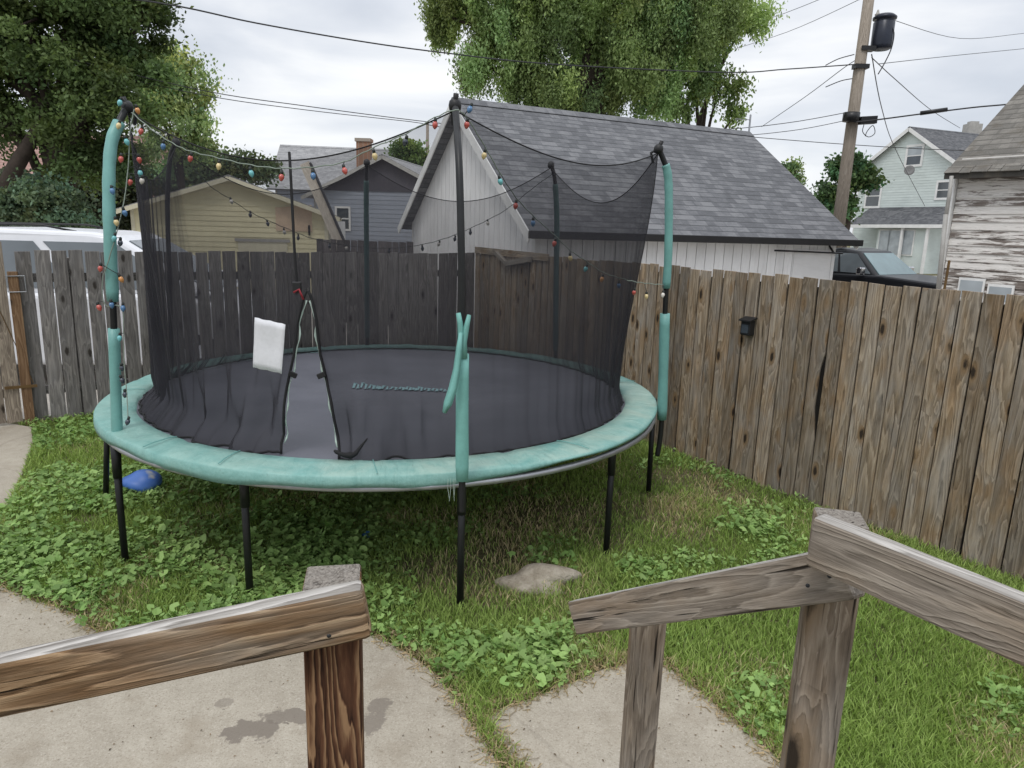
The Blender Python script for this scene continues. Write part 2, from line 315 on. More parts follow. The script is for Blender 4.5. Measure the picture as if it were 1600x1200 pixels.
def mat_ground():
    q = N('thatch_and_soil'); v = q.tex(); n1 = q.noise(v, 1.6, 5, .6); n2 = q.noise(v, 22., 6, .75); n3 = q.noise(v, 160., 3, .8)
    c = q.ramp(n2, [(.3, (.075, .064, .038)), (.5, (.17, .145, .088)), (.7, (.30, .25, .16))])
    c = q.mix(q.ramp(n1, [(.42, .5), (.6, .1)]), c, (.09, .115, .042))
    c = q.mix(q.ramp(n3, [(.62, 0.), (.7, .6)]), c, (.30, .25, .16))
    q.bump(q.math('ADD', n2, n3), .8, .02)
    return q.fin(c, .95, 0, .1)
M['ground'] = mat_ground()
M['gravel'] = plain('pale_gravel', (.45, .42, .38), .95, var=.3, sc=30, bump=.5)
M['straw'] = None
def mat_col(name, trans=.3, rough=.6):
    q = N(name); c = q.attr('col'); q.fin(c, rough, 0, .25); t = q.n("BsdfTranslucent"); q.l(q.mix(1., c, (1.15, 1.2, .7), 'MULTIPLY'), t.inputs[0]); mx = q.n("MixShader"); mx.inputs[0].default_value = trans
    q.l(q.p.outputs[0], mx.inputs[1]); q.l(t.outputs[0], mx.inputs[2]); q.l(mx.outputs[0], q.out.inputs[0]); return q.m
M['blade'] = mat_col('grass_blades', .3, .65); M['leaf'] = mat_col('tree_leaves', .3, .55); M['weed'] = mat_col('broad_leaves', .25, .6)
M['bark'] = plain('bark', (.055, .042, .034), .95, var=.4, sc=8, bump=.5)
def mat_rock():
    q = N('pale_rock'); v = q.tex(); n1 = q.noise(v, 7., 6, .7); n2 = q.noise(v, 40., 5, .7)
    c = q.ramp(n1, [(.3, (.22, .185, .135)), (.52, (.42, .37, .30)), (.75, (.55, .50, .42))]); q.bump(q.math('ADD', n2, n1), 1., .02); return q.fin(c, .95, 0, .2)
M['rock'] = mat_rock()

# ------------------------------------------------------------------ builders
def link(o, parent=None):
    COL.objects.link(o)
    if parent is not None: o.parent = parent
    return o
def tag(o, label=None, cat=None, group=None, kind=None):
    if label: o['label'] = label
    if cat: o['category'] = cat
    if group: o['group'] = group
    if kind: o['kind'] = kind
    return o
def empty(name, loc=(0, 0, 0), rz=0.): 
    o = bpy.data.objects.new(name, None); o.location = loc; o.rotation_euler = (0, 0, rz); o.empty_display_size = .2; return link(o)
class MB:
    def __init__(s): s.v = []; s.f = []; s.g = []; s.r = []; s.mi = []
    def add(s, vs, fs, gc=None, rnd=.5, mi=0):
        b = len(s.v); s.v += [tuple(v) for v in vs]; s.f += [tuple(b + i for i in f) for f in fs]; s.mi += [mi] * len(fs)
        if gc is None: gc = [tuple(v) for v in vs]
        s.g += gc; s.r += [rnd] * len(vs); return s
    def obox(s, c, ax, ay, az, hx, hy, hz, rnd=None, seed=True, mi=0):
        """oriented box; grain along ax"""
        c, ax, ay, az = map(Vector, (c, ax, ay, az)); rnd = random.random() if rnd is None else rnd
        so_ = random.random() * 50 if seed else 0
        vs, g = [], []
        for i in (-1, 1):
            for j in (-1, 1):
                for k in (-1, 1):
                    vs.append(c + ax * hx * i + ay * hy * j + az * hz * k); g.append((hx * i + so_, hy * j + so_ * .37, hz * k))
        return s.add(vs, [(0, 1, 3, 2), (4, 6, 7, 5), (0, 4, 5, 1), (2, 3, 7, 6), (0, 2, 6, 4), (1, 5, 7, 3)], g, rnd, mi)
    def box(s, x0, x1, y0, y1, z0, z1, grain='x', rnd=None, mi=0):
        A = {'x': ((1, 0, 0), (0, 1, 0), (0, 0, 1)), 'z': ((0, 0, 1), (1, 0, 0), (0, 1, 0)), 'y': ((0, 1, 0), (1, 0, 0), (0, 0, 1))}[grain]
        h = {'x': ((x1 - x0) / 2, (y1 - y0) / 2, (z1 - z0) / 2), 'z': ((z1 - z0) / 2, (x1 - x0) / 2, (y1 - y0) / 2), 'y': ((y1 - y0) / 2, (x1 - x0) / 2, (z1 - z0) / 2)}[grain]
        return s.obox(((x0 + x1) / 2, (y0 + y1) / 2, (z0 + z1) / 2), *A, *h, rnd=rnd, mi=mi)
    def plank(s, a, b, wdir, w, tdir, t, rnd=None, mi=0):
        a, b = Vector(a), Vector(b); ax = (b - a); L = ax.length; ax.normalize(); wd = Vector(wdir); wd = (wd - ax * wd.dot(ax)).normalized(); td = ax.cross(wd)
        if td.dot(Vector(tdir)) < 0: td = -td
        return s.obox((a + b) / 2, ax, wd, td, L / 2, w / 2, t / 2, rnd, mi=mi)
    def prism(s, poly, o, u, v, n, t, rnd=None, grain=1, mi=0):
        """poly in (a,b) along u,v from o, thickness t along n; grain 0: along u, 1: along v"""
        o, u, v, n = map(Vector, (o, u, v, n)); rnd = random.random() if rnd is None else rnd; sd_ = random.random() * 50
        k = len(poly); vs, g = [], []
        for h in (0, t):
            for a, b in poly:
                vs.append(o + u * a + v * b + n * h); al, ac = (a, b) if grain == 0 else (b, a); g.append((al + sd_, ac + sd_ * .37, h))
        fs = [tuple(range(k))[::-1], tuple(range(k, 2 * k))] + [(i, (i + 1) % k, k + (i + 1) % k, k + i) for i in range(k)]
        return s.add(vs, fs, g, rnd, mi)
    def tube(s, pts, rad, seg=8, cap=True, rnd=.5, mi=0):
        pts = [Vector(p) for p in pts]; n = len(pts); rad = [rad] * n if isinstance(rad, (int, float)) else rad
        vs, g = [], []; L = 0; prev = None
        for i, p in enumerate(pts):
            d = (pts[min(i + 1, n - 1)] - pts[max(i - 1, 0)]).normalized()
            if prev is None: a = d.orthogonal().normalized()
            else: a = (prev - d * prev.dot(d)).normalized()
            prev = a; b = d.cross(a)
            if i: L += (p - pts[i - 1]).length
            for k in range(seg):
                t = 2 * math.pi * k / seg; vs.append(p + (a * math.cos(t) + b * math.sin(t)) * rad[i]); g.append((L, t * rad[i], 0.))
        fs = [(i * seg + k, i * seg + (k + 1) % seg, (i + 1) * seg + (k + 1) % seg, (i + 1) * seg + k) for i in range(n - 1) for k in range(seg)]
        if cap: fs += [tuple(range(seg))[::-1], tuple(range((n - 1) * seg, n * seg))]
        return s.add(vs, fs, g, rnd, mi)
    def lathe(s, o, prof, seg=12, ax=(0, 0, 1), mi=0, rnd=.5):
        ax = Vector(ax).normalized(); a = ax.orthogonal().normalized(); b = ax.cross(a); o = Vector(o); vs = []
        for r, z in prof:
            for k in range(seg):
                t = 2 * math.pi * k / seg; vs.append(o + ax * z + (a * math.cos(t) + b * math.sin(t)) * r)
        n = len(prof); fs = [(i * seg + k, i * seg + (k + 1) % seg, (i + 1) * seg + (k + 1) % seg, (i + 1) * seg + k) for i in range(n - 1) for k in range(seg)]
        fs += [tuple(range(seg))[::-1], tuple(range((n - 1) * seg, n * seg))]
        return s.add(vs, fs, None, rnd, mi)
    def build(s, name, mats, parent=None, smooth=False, bevel=0., local=None, seg=2):
        me = bpy.data.meshes.new(name); vs = s.v
        if local is not None: inv = local.inverted(); vs = [tuple(inv @ Vector(v)) for v in vs]
        me.from_pydata(vs, [], s.f)
        a = me.attributes.new('gc', 'FLOAT_VECTOR', 'POINT'); a.data.foreach_set('vector', np.array(s.g, np.float32).ravel())
        a = me.attributes.new('rnd', 'FLOAT', 'POINT'); a.data.foreach_set('value', np.array(s.r, np.float32))
        for m_ in (mats if isinstance(mats, list) else [mats]): me.materials.append(m_)
        me.polygons.foreach_set('material_index', s.mi)
        bm = bmesh.new(); bm.from_mesh(me); bmesh.ops.recalc_face_normals(bm, faces=bm.faces); bm.to_mesh(me); bm.free()
        if smooth: me.polygons.foreach_set('use_smooth', [True] * len(me.polygons))
        me.update(); o = bpy.data.objects.new(name, me); link(o, parent)
        if bevel: b = o.modifiers.new('bevel', 'BEVEL'); b.width = bevel; b.segments = seg; b.limit_method = 'ANGLE'; b.angle_limit = R(40)
        return o
def fast(name, V, Fc, colr, mat, parent=None):
    """big meshes: V (n,3), Fc (m,k) equal sized faces, colr (n,3)"""
    me = bpy.data.meshes.new(name); n, (m_, k) = len(V), Fc.shape
    me.vertices.add(n); me.vertices.foreach_set('co', V.astype(np.float32).ravel())
    me.loops.add(m_ * k); me.loops.foreach_set('vertex_index', Fc.astype(np.int32).ravel())
    me.polygons.add(m_); me.polygons.foreach_set('loop_start', np.arange(0, m_ * k, k, dtype=np.int32))
    me.update(calc_edges=True); me.validate()
    a = me.attributes.new('col', 'FLOAT_COLOR', 'POINT'); a.data.foreach_set('color', np.c_[colr, np.ones(n)].astype(np.float32).ravel())
    me.materials.append(mat); o = bpy.data.objects.new(name, me); return link(o, parent)
def at_root(parent):  # parts of a thing whose vertices are given in world space
    return Matrix.Translation(parent.location) @ parent.rotation_euler.to_matrix().to_4x4()

# ------------------------------------------------------------------ setting
g_ = MB(); g_.add([(-400, -60, 0), (400, -60, 0), (400, 800, 0), (-400, 800, 0)], [(0, 1, 2, 3)]); tag(g_.build('ground', M['ground']), kind='structure')
BACK_P, BACK_D = Vector((-.58, 10.24, 0)), Vector((-.83, -.557, 0)).normalized()
RIGHT_D = Vector((.556, -.831, 0)).normalized()
bn = Vector((-BACK_D.y, BACK_D.x, 0)); bn = bn if bn.y > 0 else -bn
rn_ = Vector((-RIGHT_D.y, RIGHT_D.x, 0)); rn_ = rn_ if rn_.x > 0 else -rn_
al = MB()
p0 = BACK_P + BACK_D * 16 + bn * .25; p1 = BACK_P + bn * .25 + rn_ * .25; p2 = BACK_P + RIGHT_D * 12 + rn_ * .25
al.add([p0 + Vector((0, 0, .004)), p1 + Vector((0, 0, .004)), p1 + Vector((30, 34, .004)), Vector((-60, 60, .004))], [(0, 1, 2, 3)])
al.add([p1 + Vector((0, 0, .004)), p2 + Vector((0, 0, .004)), Vector((60, 5, .004)), p1 + Vector((30, 34, .004))], [(0, 1, 2, 3)])
tag(al.build('gravel_alley', M['gravel']), kind='structure')
SL = {}
SL['patio_slab'] = [gz(x, y, .02) for x, y in [(0, 915), (60, 938), (100, 950), (135, 966), (142, 982), (220, 1000), (330, 1000), (450, 992), (540, 984), (575, 988), (600, 998), (640, 1020), (680, 1052), (715, 1092), (735, 1120), (752, 1147), (785, 1202)]] + [Vector((.3, 1.9, .02)), Vector((-.1, 1.3, .02)), Vector((-4.9, 1.3, .02)), Vector((-5.2, 4.2, .02)), Vector((-3.6, 4.1, .02))]
SL['stepping_slab'] = [gz(x, y, .02) for x, y in [(980, 1036), (940, 1045), (900, 1062), (830, 1090), (790, 1102), (764, 1118), (762, 1130), (778, 1155), (815, 1202)]] + [Vector((.2, 2.1, .02)), Vector((.9, 1.7, .02)), Vector((1.6, 2.0, .02))] + [gz(x, y, .02) for x, y in [(1235, 1202), (1200, 1168), (1170, 1140), (1130, 1110), (1085, 1072), (1045, 1042), (1010, 1034)]]
SL['path'] = [gz(x, y, .016) for x, y in [(50, 667), (52, 690), (35, 740), (12, 790), (-25, 830)]] + [Vector((-3.75, 4.15, .016)), Vector((-5.3, 4.0, .016)), Vector((-6.4, 5.4, .016)), Vector((-6.9, 6.3, .016)), gz(-20, 655, .016)]
for k, P in SL.items():
    b = MB(); b.prism([(p.x, p.y) for p in P], (0, 0, -.03), (1, 0, 0), (0, 1, 0), (0, 0, 1), .03 + P[0].z, rnd=.5)
    tag(b.build(k, M['concrete'], bevel=.006, seg=1), kind='structure')

# ------------------------------------------------------------------ fences
def fence(name, label, P, D, nrm, length, ztop, matk, bw, gapf, side, notch=None, skip=None, zb=0.02, topfun=None):
    """boards start at P and run along D; their yard face lies in the plane of P"""
    root = empty(name, P); tag(root, label, 'fence'); L = at_root(root)
    b = MB(); s = 0.; i = 0; Z = Vector((0, 0, 1))
    while s < length:
        w = bw * random.uniform(.93, 1.05); g0 = gapf(s, i); tl = random.uniform(-.006, .006); zt = (topfun(s) if topfun else ztop) + random.uniform(-.014, .010)
        off = random.uniform(-.003, .004)
        if not (skip and skip(s)):
            a0, a1 = s, s + w; z0 = zb + random.uniform(-.02, .015)
            lean = random.uniform(-.007, .007)
            def e(a, z): return (a + lean * (z - 1), z)
            right = [e(a1 - g0 * .3 * random.random(), z) for z in (z0, .5, .95, 1.4)]
            poly = [e(a0, z0)] + right + [e(a1 - g0 * .5, zt - random.uniform(0, .006)), e(a0 + .002, zt)]
            if notch and a0 <= notch[0] < a1:
                poly = [e(a0, z0), e(a1, z0), e(a1 - .005, notch[1]), e(a1 - .040, notch[1] + .28), e(a1 - .032, notch[2] - .12), e(a1 - .004, notch[2]), e(a1, zt), e(a0, zt)]
            b.prism(poly, P + nrm * off, D, Z, nrm, .017, grain=1)
        s += w + g0; i += 1
    b.build('pickets', M[matk], root, local=L, bevel=.0015, seg=1)
    for z in (.35, ztop - .28):
        r_ = MB(); r_.plank(P + nrm * .045 + Z * z, P + nrm * .045 + D * length + Z * z, Z, .089, nrm, .038); r_.build('cross_rail', M[matk], root, local=L)
    k = 0.
    while k < length:
        r_ = MB(); c = P + nrm * .115 + D * (k + .1); r_.obox(c + Z * (ztop / 2 - .05), (0, 0, 1), D, nrm, ztop / 2 - .03, .045, .045); r_.build('post', M[matk], root, local=L); k += 2.4
    return root
gapR = lambda s, i: random.choice([.003, .004, .006, .008, .010]) if s > 3 else random.choice([.004, .006, .01])
_np = on_wall(1262, 600, BACK_P, RIGHT_D); _ns = (_np - BACK_P).dot(RIGHT_D)
Z = Vector((0, 0, 1))
gapR = lambda s, i: random.choice([.006, .007, .009, .011, .013])
fr = fence('picket_fence', 'brown vertical board fence running along the right side of the yard', BACK_P, RIGHT_D, rn_, 9.2, 1.87, 'fence_brown', .127, gapR, 1, notch=(_ns, .55, 1.27))
bb = MB(); s_ = .0  # added backing, so the seams and the crack read as dark shade
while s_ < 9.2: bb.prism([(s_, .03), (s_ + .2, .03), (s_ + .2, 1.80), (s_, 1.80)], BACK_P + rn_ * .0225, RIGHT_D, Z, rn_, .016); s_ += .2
bb.build('gap_shade_backing', M['shadow_board'], fr, local=at_root(fr))
b = MB(); q0 = BACK_P + RIGHT_D * .02 - rn_ * .012; b.plank(q0 + Vector((0, 0, 1.865)), q0 + RIGHT_D * 1.75 + Vector((0, 0, 1.845)), (0, 0, 1), .085, rn_, .02)
b.build('top_board', M['fence_brown'], fr, local=at_root(fr))
gapB = lambda s, i: (random.choice([.012, .016, .02, .007, .004]) if s > 2.9 else random.choice([.003, .006, .006, .012]))
BLEN = ((on_wall(56, 520, BACK_P, BACK_D)) - BACK_P).dot(BACK_D)
fence('board_fence', 'grey weathered board fence with open gaps across the back of the yard', BACK_P, BACK_D, bn, BLEN, 1.815, 'fence_grey', .142, gapB, 1)
# gate at the left end
gp = BACK_P + BACK_D * (BLEN + .20)
root = empty('wooden_gate', gp); tag(root, 'old board gate hanging beside the left end of the grey fence', 'gate'); L = at_root(root); Z = Vector((0, 0, 1))
b = MB(); s = .0
for i in range(7):
    b.prism([(s, .05), (s + .135, .04), (s + .132, 1.60 + .02 * random.random() + (.28 if i == 0 else .2)), (s, 1.62 + (.28 if i == 0 else .2))], gp - bn * .03, BACK_D, Z, bn, .018); s += .135 + random.choice([.006, .02, .012])
b.build('gate_boards', M['gate_wood'], root, local=L)
for z in (.35, 1.3): 
    b = MB(); b.plank(gp + bn * .012 + Z * z + BACK_D * .05, gp + bn * .012 + BACK_D * 1.05 + Z * z, Z, .089, bn, .036); b.build('gate_rail', M['gate_wood'], root, local=L)
b = MB(); b.obox(gp - BACK_D * .062 - bn * .0 + Z * .80, (0, 0, 1), BACK_D, bn, .80, .045, .045); b.build('gate_post', M['gate_post'], root, local=L)
b = MB(); pts = [gp + BACK_D * a + Z * z - bn * .05 for a, z in ((-.16, 1.56), (-.01, 1.56), (-.01, 1.40), (-.16, 1.40), (-.16, 1.56))]; b.tube(pts, .006, 6); b.build('latch', M['grey_metal'], root, local=L)
b = MB(); b.tube([gp + BACK_D * .10 + Z * 1.28 - bn * .04, gp - BACK_D * .13 + Z * .45 - bn * .04], .004, 6); b.plank(gp + BACK_D * .12 + Z * .42 - bn * .05, gp - BACK_D * .16 + Z * .42 - bn * .05, Z, .03, bn, .012); b.build('hinge', M['rust'], root, local=L)

# small lamp box on the right fence
c = on_wall(1173, 510, BACK_P, RIGHT_D) - rn_ * .045
root = empty('solar_fence_light', c); tag(root, 'small black box light fixed high on the brown board fence', 'fence light'); L = at_root(root)
b = MB(); b.prism([(-.05, -.075), (.05, -.075), (.05, .055), (-.05, .055)], c + rn_ * .04, RIGHT_D, Z, -rn_, .07, rnd=.5); b.build('housing', M['black_plastic'], root, local=L, bevel=.006)
b = MB(); hh = [c + rn_ * .045 + RIGHT_D * a + Z * .085 for a in (-.062, .062)]; ll = [c - rn_ * .05 + RIGHT_D * a + Z * .06 for a in (.062, -.062)]
v8 = hh + ll; b.add([*v8, *[v - Z * .012 for v in v8]], [(0, 1, 2, 3), (7, 6, 5, 4), (0, 4, 5, 1), (1, 5, 6, 2), (2, 6, 7, 3), (3, 7, 4, 0)]); b.build('solar_panel', M['black_plastic'], root, local=L)
b = MB(); b.prism([(-.036, -.055), (.036, -.055), (.036, .02), (-.036, .02)], c - rn_ * .031, RIGHT_D, Z, -rn_, .004, rnd=.5); b.build('lens', M['glass_dark'], root, local=L)
# pale scrap of wood hanging on the fence top
b = MB(); A = [on_wall(x, y, BACK_P - rn_ * .05, RIGHT_D) for x, y in ((775, 395), (792, 412), (828, 405))]
b.plank(A[0], A[1], -rn_, .05, Z, .045); b.plank(A[1], A[2], -rn_, .06, Z, .07)
tag(b.build('wood_scrap', M['scrap'], bevel=.004), 'bent pale scrap of wood caught on the fence top near the corner', 'wood scrap')

# ------------------------------------------------------------------ railings
def beam(root, name, a, b_, wdir, w, tdir, t, mk, bev=.006):
    q = MB(); q.plank(a, b_, wdir, w, tdir, t, rnd=.5); return q.build(name, M[mk], root, local=at_root(root), bevel=bev)
def post(root, name, x, y, z1, rz, mk, w=.089, bev=.006, top=True):
    q = MB(); d = Vector((math.cos(rz), math.sin(rz), 0)); n = Vector((-d.y, d.x, 0)); q.obox((x, y, z1 / 2 - .02), (0, 0, 1), d, n, z1 / 2 + .02, w / 2, w / 2, rnd=.5); return q.build(name, M[mk], root, local=at_root(root), bevel=bev)
root = empty('stair_railing', (-.26, 1.03, 0)); tag(root, 'brown wooden railing with a thick reddish post at the lower left', 'railing')
a, b_ = dz(574, 950, 1.085), dz(-330, 1139, .97)
rd = (b_ - a).normalized(); rdn = Vector((-rd.y, rd.x, 0)).normalized(); rdn = rdn if rdn.y < 0 else -rdn
beam(root, 'top_rail', a, b_, Z, .087, rdn, .038, 'rail_brown', .009)
pc = dz(521, 1080, 1.155); post(root, 'post', pc.x - .004, pc.y + .028, 1.642, math.atan2(rd.y, rd.x), 'post_red')
for px, py, t in ((510, 956, 1.066), (514, 993, 1.066), (388, 980, 1.048)):
    b = MB(); b.lathe(dz(px, py, t), [(.0035, 0), (.0035, .004), (.001, .005)], 8, -ray(px, py)); b.build('nail_head', M['black_metal'], root, local=at_root(root))

root = empty('deck_railing', (.62, 1.25, 0)); tag(root, 'grey weathered wooden railing with two posts at the lower right', 'railing')
a, b_ = dz(1273, 842, 1.23), dz(1700, 1026, .93)
td = Vector((-(b_ - a).y, (b_ - a).x, 0)).normalized(); td = td if td.y < 0 else -td
beam(root, 'top_rail', a, b_, Z, .092, td, .038, 'rail_grey')
# second, sloping rail
a2, b2 = dz(1330, 893, 1.262), dz(901, 964, 2.02)
t2 = Vector((-(b2 - a2).y, (b2 - a2).x, 0)).normalized(); t2 = t2 if t2.x < 0 else -t2
beam(root, 'stair_rail', a2 , b2, Z, .092, t2, .038, 'rail_grey')
p1_ = dz(1305, 1000, 1.38); post(root, 'post', p1_.x, p1_.y + .045, 1.672, R(-14), 'post_grey', .088)
p2_ = dz(1008, 1080, 2.06); post(root, 'post', p2_.x, p2_.y + .035, 1.12, R(8), 'post_grey', .084)
for px, py, t in ((1307, 826, 1.20), (1303, 856, 1.205), (1420, 921, 1.10), (1270, 882, 1.30), (1262, 915, 1.30), (1296, 900, 1.26)):
    b = MB(); b.lathe(dz(px, py, t), [(.004, 0), (.004, .004), (.001, .005)], 8, -ray(px, py)); b.build('nail_head', M['black_metal'], root, local=at_root(root))
# ------------------------------------------------------------------ trampoline
CX, CY, RO, ZR, RM = -.965, 5.664, 2.107, .892, 1.868
def pol(th, r, z): return Vector((CX + r * math.cos(R(th)), CY + r * math.sin(R(th)), z))
T = empty('trampoline', (CX, CY, 0)); tag(T, 'large round trampoline with teal pads and black enclosure net', 'trampoline'); LT = at_root(T)
b = MB(); b.tube([pol(i * 5, RO - .012, ZR - .082) for i in range(73)], .021, 8, cap=False); b.build('frame_ring', M['grey_metal'], T, True, local=LT)
b = MB(); n = 96; vs = [pol(0, 0, ZR - .045)]; fs = []
rr = [.25, .5, .75, .92, 1.0]
for j, q in enumerate(rr):
    for i in range(n): vs.append(pol(i * 360 / n, (RM + .06) * q, ZR - .045 + .03 * q ** 2 + .002 * math.sin(i * 5 + j)))
for i in range(n): fs.append((0, 1 + i, 1 + (i + 1) % n))
for j in range(4):
    for i in range(n): fs.append((1 + j * n + i, 1 + (j + 1) * n + i, 1 + (j + 1) * n + (i + 1) % n, 1 + j * n + (i + 1) % n))
b.add(vs, fs); mat_o = b.build('jump_mat', M['jump'], T, True, local=LT)
# worn script-like logo, unreadable in the photograph: loops of faded teal paint
random.seed(5); LP = []; x = 552
while x < 688:
    k = random.uniform(7, 13); h = random.uniform(2.5, 5.5) * (1.5 if x < 575 else 1); yb = 605 + (x - 552) * .035
    LP += [(x, yb + 1), (x + k * .3, yb - h), (x + k * .75, yb - h * .6), (x + k * .6, yb + 2), (x + k * 1.1, yb + .5)]; x += k * 1.08
P = [gz(x, y, ZR - .035) for x, y in LP]; vs = []
for i, p in enumerate(P):
    d = P[min(i + 1, len(P) - 1)] - P[max(i - 1, 0)]; pn = Vector((-d.y, d.x, 0)).normalized() * .010 * (1 + .4 * math.sin(i * 2.2)); vs += [p - pn, p + pn]
b = MB(); b.add(vs, [(2 * i, 2 * i + 1, 2 * i + 3, 2 * i + 2) for i in range(len(P) - 1)])
M['logo'] = plain('faded_teal_print', (.20, .34, .36), .6, var=.3, sc=20)
b.build('printed_logo', M['logo'], mat_o, local=LT)
# pad ring
def padz(th):
    t = th % 60; sd_ = min(t, 60 - t); dip = .012 * math.exp(-(sd_ / 1.2) ** 2)
    return dip
b = MB(); n = 288; vs, g, rr_ = [], [], []
for i in range(n):
    th = i * 360 / n + 12; w = math.sin(th * .21) * .004 + math.sin(th * .73 + 1) * .003
    skirt = .080 + .012 * math.sin(R(th) * 9) + .006 * math.sin(R(th) * 23)
    a_ = (th % 360); open_ = max(0., 1 - abs(((a_ - 325 + 180) % 360) - 180) / 42)      # pad pulled up, rail bare on the right front
    skirt = skirt * (1 - .58 * min(1, open_ * 1.8)); d = padz(th)
    ro = RO + .012 + .010 * math.sin(R(th) * 7 + 1)
    prof = [(RM - .005 + .006 * math.sin(R(th) * 31), ZR - .030), (RM + .012, ZR + .004 - d), (RM + .09, ZR + .006 + w - d), (RM + .17, ZR + .002 + w * 2 - d), (ro - .012, ZR - .004 - d), (ro, ZR - .012 - d * .3), (ro + .004, ZR - skirt * .6), (ro + .002, ZR - skirt), (ro - .006, ZR - skirt + .004)]
    for j, (r_, z_) in enumerate(prof):
        vs.append(pol(th, r_, z_)); g.append((R(th) * 2, r_, 0)); rr_.append((.35 + .65 * max(0., math.cos(R(th - 330)))) if j < 5 else .12)
m_ = len(prof); fs = [(i * m_ + j, i * m_ + j + 1, ((i + 1) % n) * m_ + j + 1, ((i + 1) % n) * m_ + j) for i in range(n) for j in range(m_ - 1)]
b.add(vs, fs, g); b.r = rr_; b.build('safety_pad', M['pad'], T, True, local=LT)
# seams of the pad
for th in (-48, 12, 72, 132, 192, 252, 276, 236):
    b = MB(); b.tube([pol(th + .3 * k, RM + .01 + .058 * k, ZR + .012 + (.003 if 0 < k < 4 else -.004)) for k in range(5)], .003, 5)
    b.build('pad_seam', M['teal'], T, local=LT)
# legs (black steel), each reaching the lawn
for th, rad in ((224.8, 2.09), (253.9, 1.94), (290.5, 2.0), (325.6, 2.0), (2.8, 2.17), (26.9, 2.2), (191.3, 2.24), (60, 2.1), (92, 2.1), (124, 2.1), (155, 2.1)):
    b = MB(); rt = min(rad, RO + .05); b.tube([pol(th, rt, ZR - .06), pol(th, rad, .0)], .0215, 12); b.tube([pol(th, rt, ZR - .06), pol(th, rt, ZR - .30)], .0265, 12)
    b.build('leg', M['black_metal'], T, True, local=LT)
# enclosure poles
def lerp_path(P, k):
    out = []
    for i in range(len(P) - 1):
        for j in range(k):
            t = j / k; p0_, p1_, p2_, p3_ = P[max(i - 1, 0)], P[i], P[i + 1], P[min(i + 2, len(P) - 1)]
            out.append(.5 * ((2 * p1_) + (-p0_ + p2_) * t + (2 * p0_ - 5 * p1_ + 4 * p2_ - p3_) * t * t + (-p0_ + 3 * p1_ - 3 * p2_ + p3_) * t ** 3))
    return out + [P[-1]]
def dpt(px, py, Y): return at(px, py, Y)
poles = {
 'left': [(187, 775, 4.22), (184, 705, 4.22), (177, 490, 4.20), (172, 380, 4.20), (170, 290, 4.24), (174, 225, 4.30), (186, 192, 4.36), (199, 166, 4.42)],
 'front': [(722, 800, 3.56), (722, 750, 3.56), (722, 490, 3.56), (720, 350, 3.58), (717, 250, 3.66), (713, 190, 3.84), (711, 163, 3.92)],
 'right': [(1027, 712, 5.34), (1034, 655, 5.34), (1039, 490, 5.30), (1044, 400, 5.28), (1045, 310, 5.26), (1043, 270, 5.25), (1036, 248, 5.24), (1029, 232, 5.23)]}
def gen_pole(th): return [pol(th, 2.12, .6), pol(th, 2.10, .9), pol(th, 2.06, 1.6), pol(th, 2.03, 2.2), pol(th, 2.0, 2.48), pol(th, 1.96, 2.68), pol(th, 1.90, 2.79)]
def spans(path, z0, z1): return [p for p in path if z0 <= p.z <= z1]
def near_pts(P): return lerp_path([dpt(*q) for q in P], 8)
tips = {}
for key, th in (('left', 228), ('front', 288), ('right', 350), ('bright', 48), ('bleft', 107.5), ('bfar', 167)):
    path = near_pts(poles[key]) if key in poles else lerp_path(gen_pole(th), 8)
    path[0].z = max(path[0].z, .3); tips[th] = path[-1]
    b = MB(); b.tube(path, .0195 if key != 'front' else .0185, 12); po = b.build('enclosure_pole', M['black_metal'], T, True, local=LT)
    def sleeve(z0, z1, r=.036, mk='teal'):
        P_ = spans(path, z0, z1)
        if len(P_) < 2: return
        b = MB(); rad = [r * (1 + .03 * math.sin(i * 1.3)) for i in range(len(P_))]; rad[0] *= .95
        b.tube(P_, rad, 16); return b.build('foam_sleeve', M[mk], po, True, local=LT)
    zf = lambda px, py, Y: dpt(px, py, Y).z
    if key == 'left':
        sleeve(zf(180, 484, 4.2), zf(186, 190, 4.36), .034); sleeve(zf(186, 706, 4.22), zf(178, 493, 4.2), .032)
    elif key == 'right': sleeve(zf(1040, 457, 5.3), zf(1040, 255, 5.24), .030); sleeve(zf(1034, 656, 5.34), zf(1039, 489, 5.3), .038)
    elif key == 'front': sleeve(zf(722, 763, 3.56), zf(722, 545, 3.56), .034, 'teal_old')
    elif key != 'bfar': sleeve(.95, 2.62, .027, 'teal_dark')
    tp = path[-1]; b = MB(); b.lathe(tp - Z * .035, [(.012, 0), (.03, .006), (.034, .03), (.03, .05), (.014, .066)], 12)
    if key in poles: 
        inw = (Vector((CX, CY, tp.z)) - tp).normalized(); b.tube([tp, tp + inw * .05 - Z * .03, tp + inw * .03 - Z * .10], .010, 6); b.tube([tp, tp - inw * .02 + Z * .05], .014, 8)
    b.build('pole_cap', M['black_plastic'], po, True, local=LT)
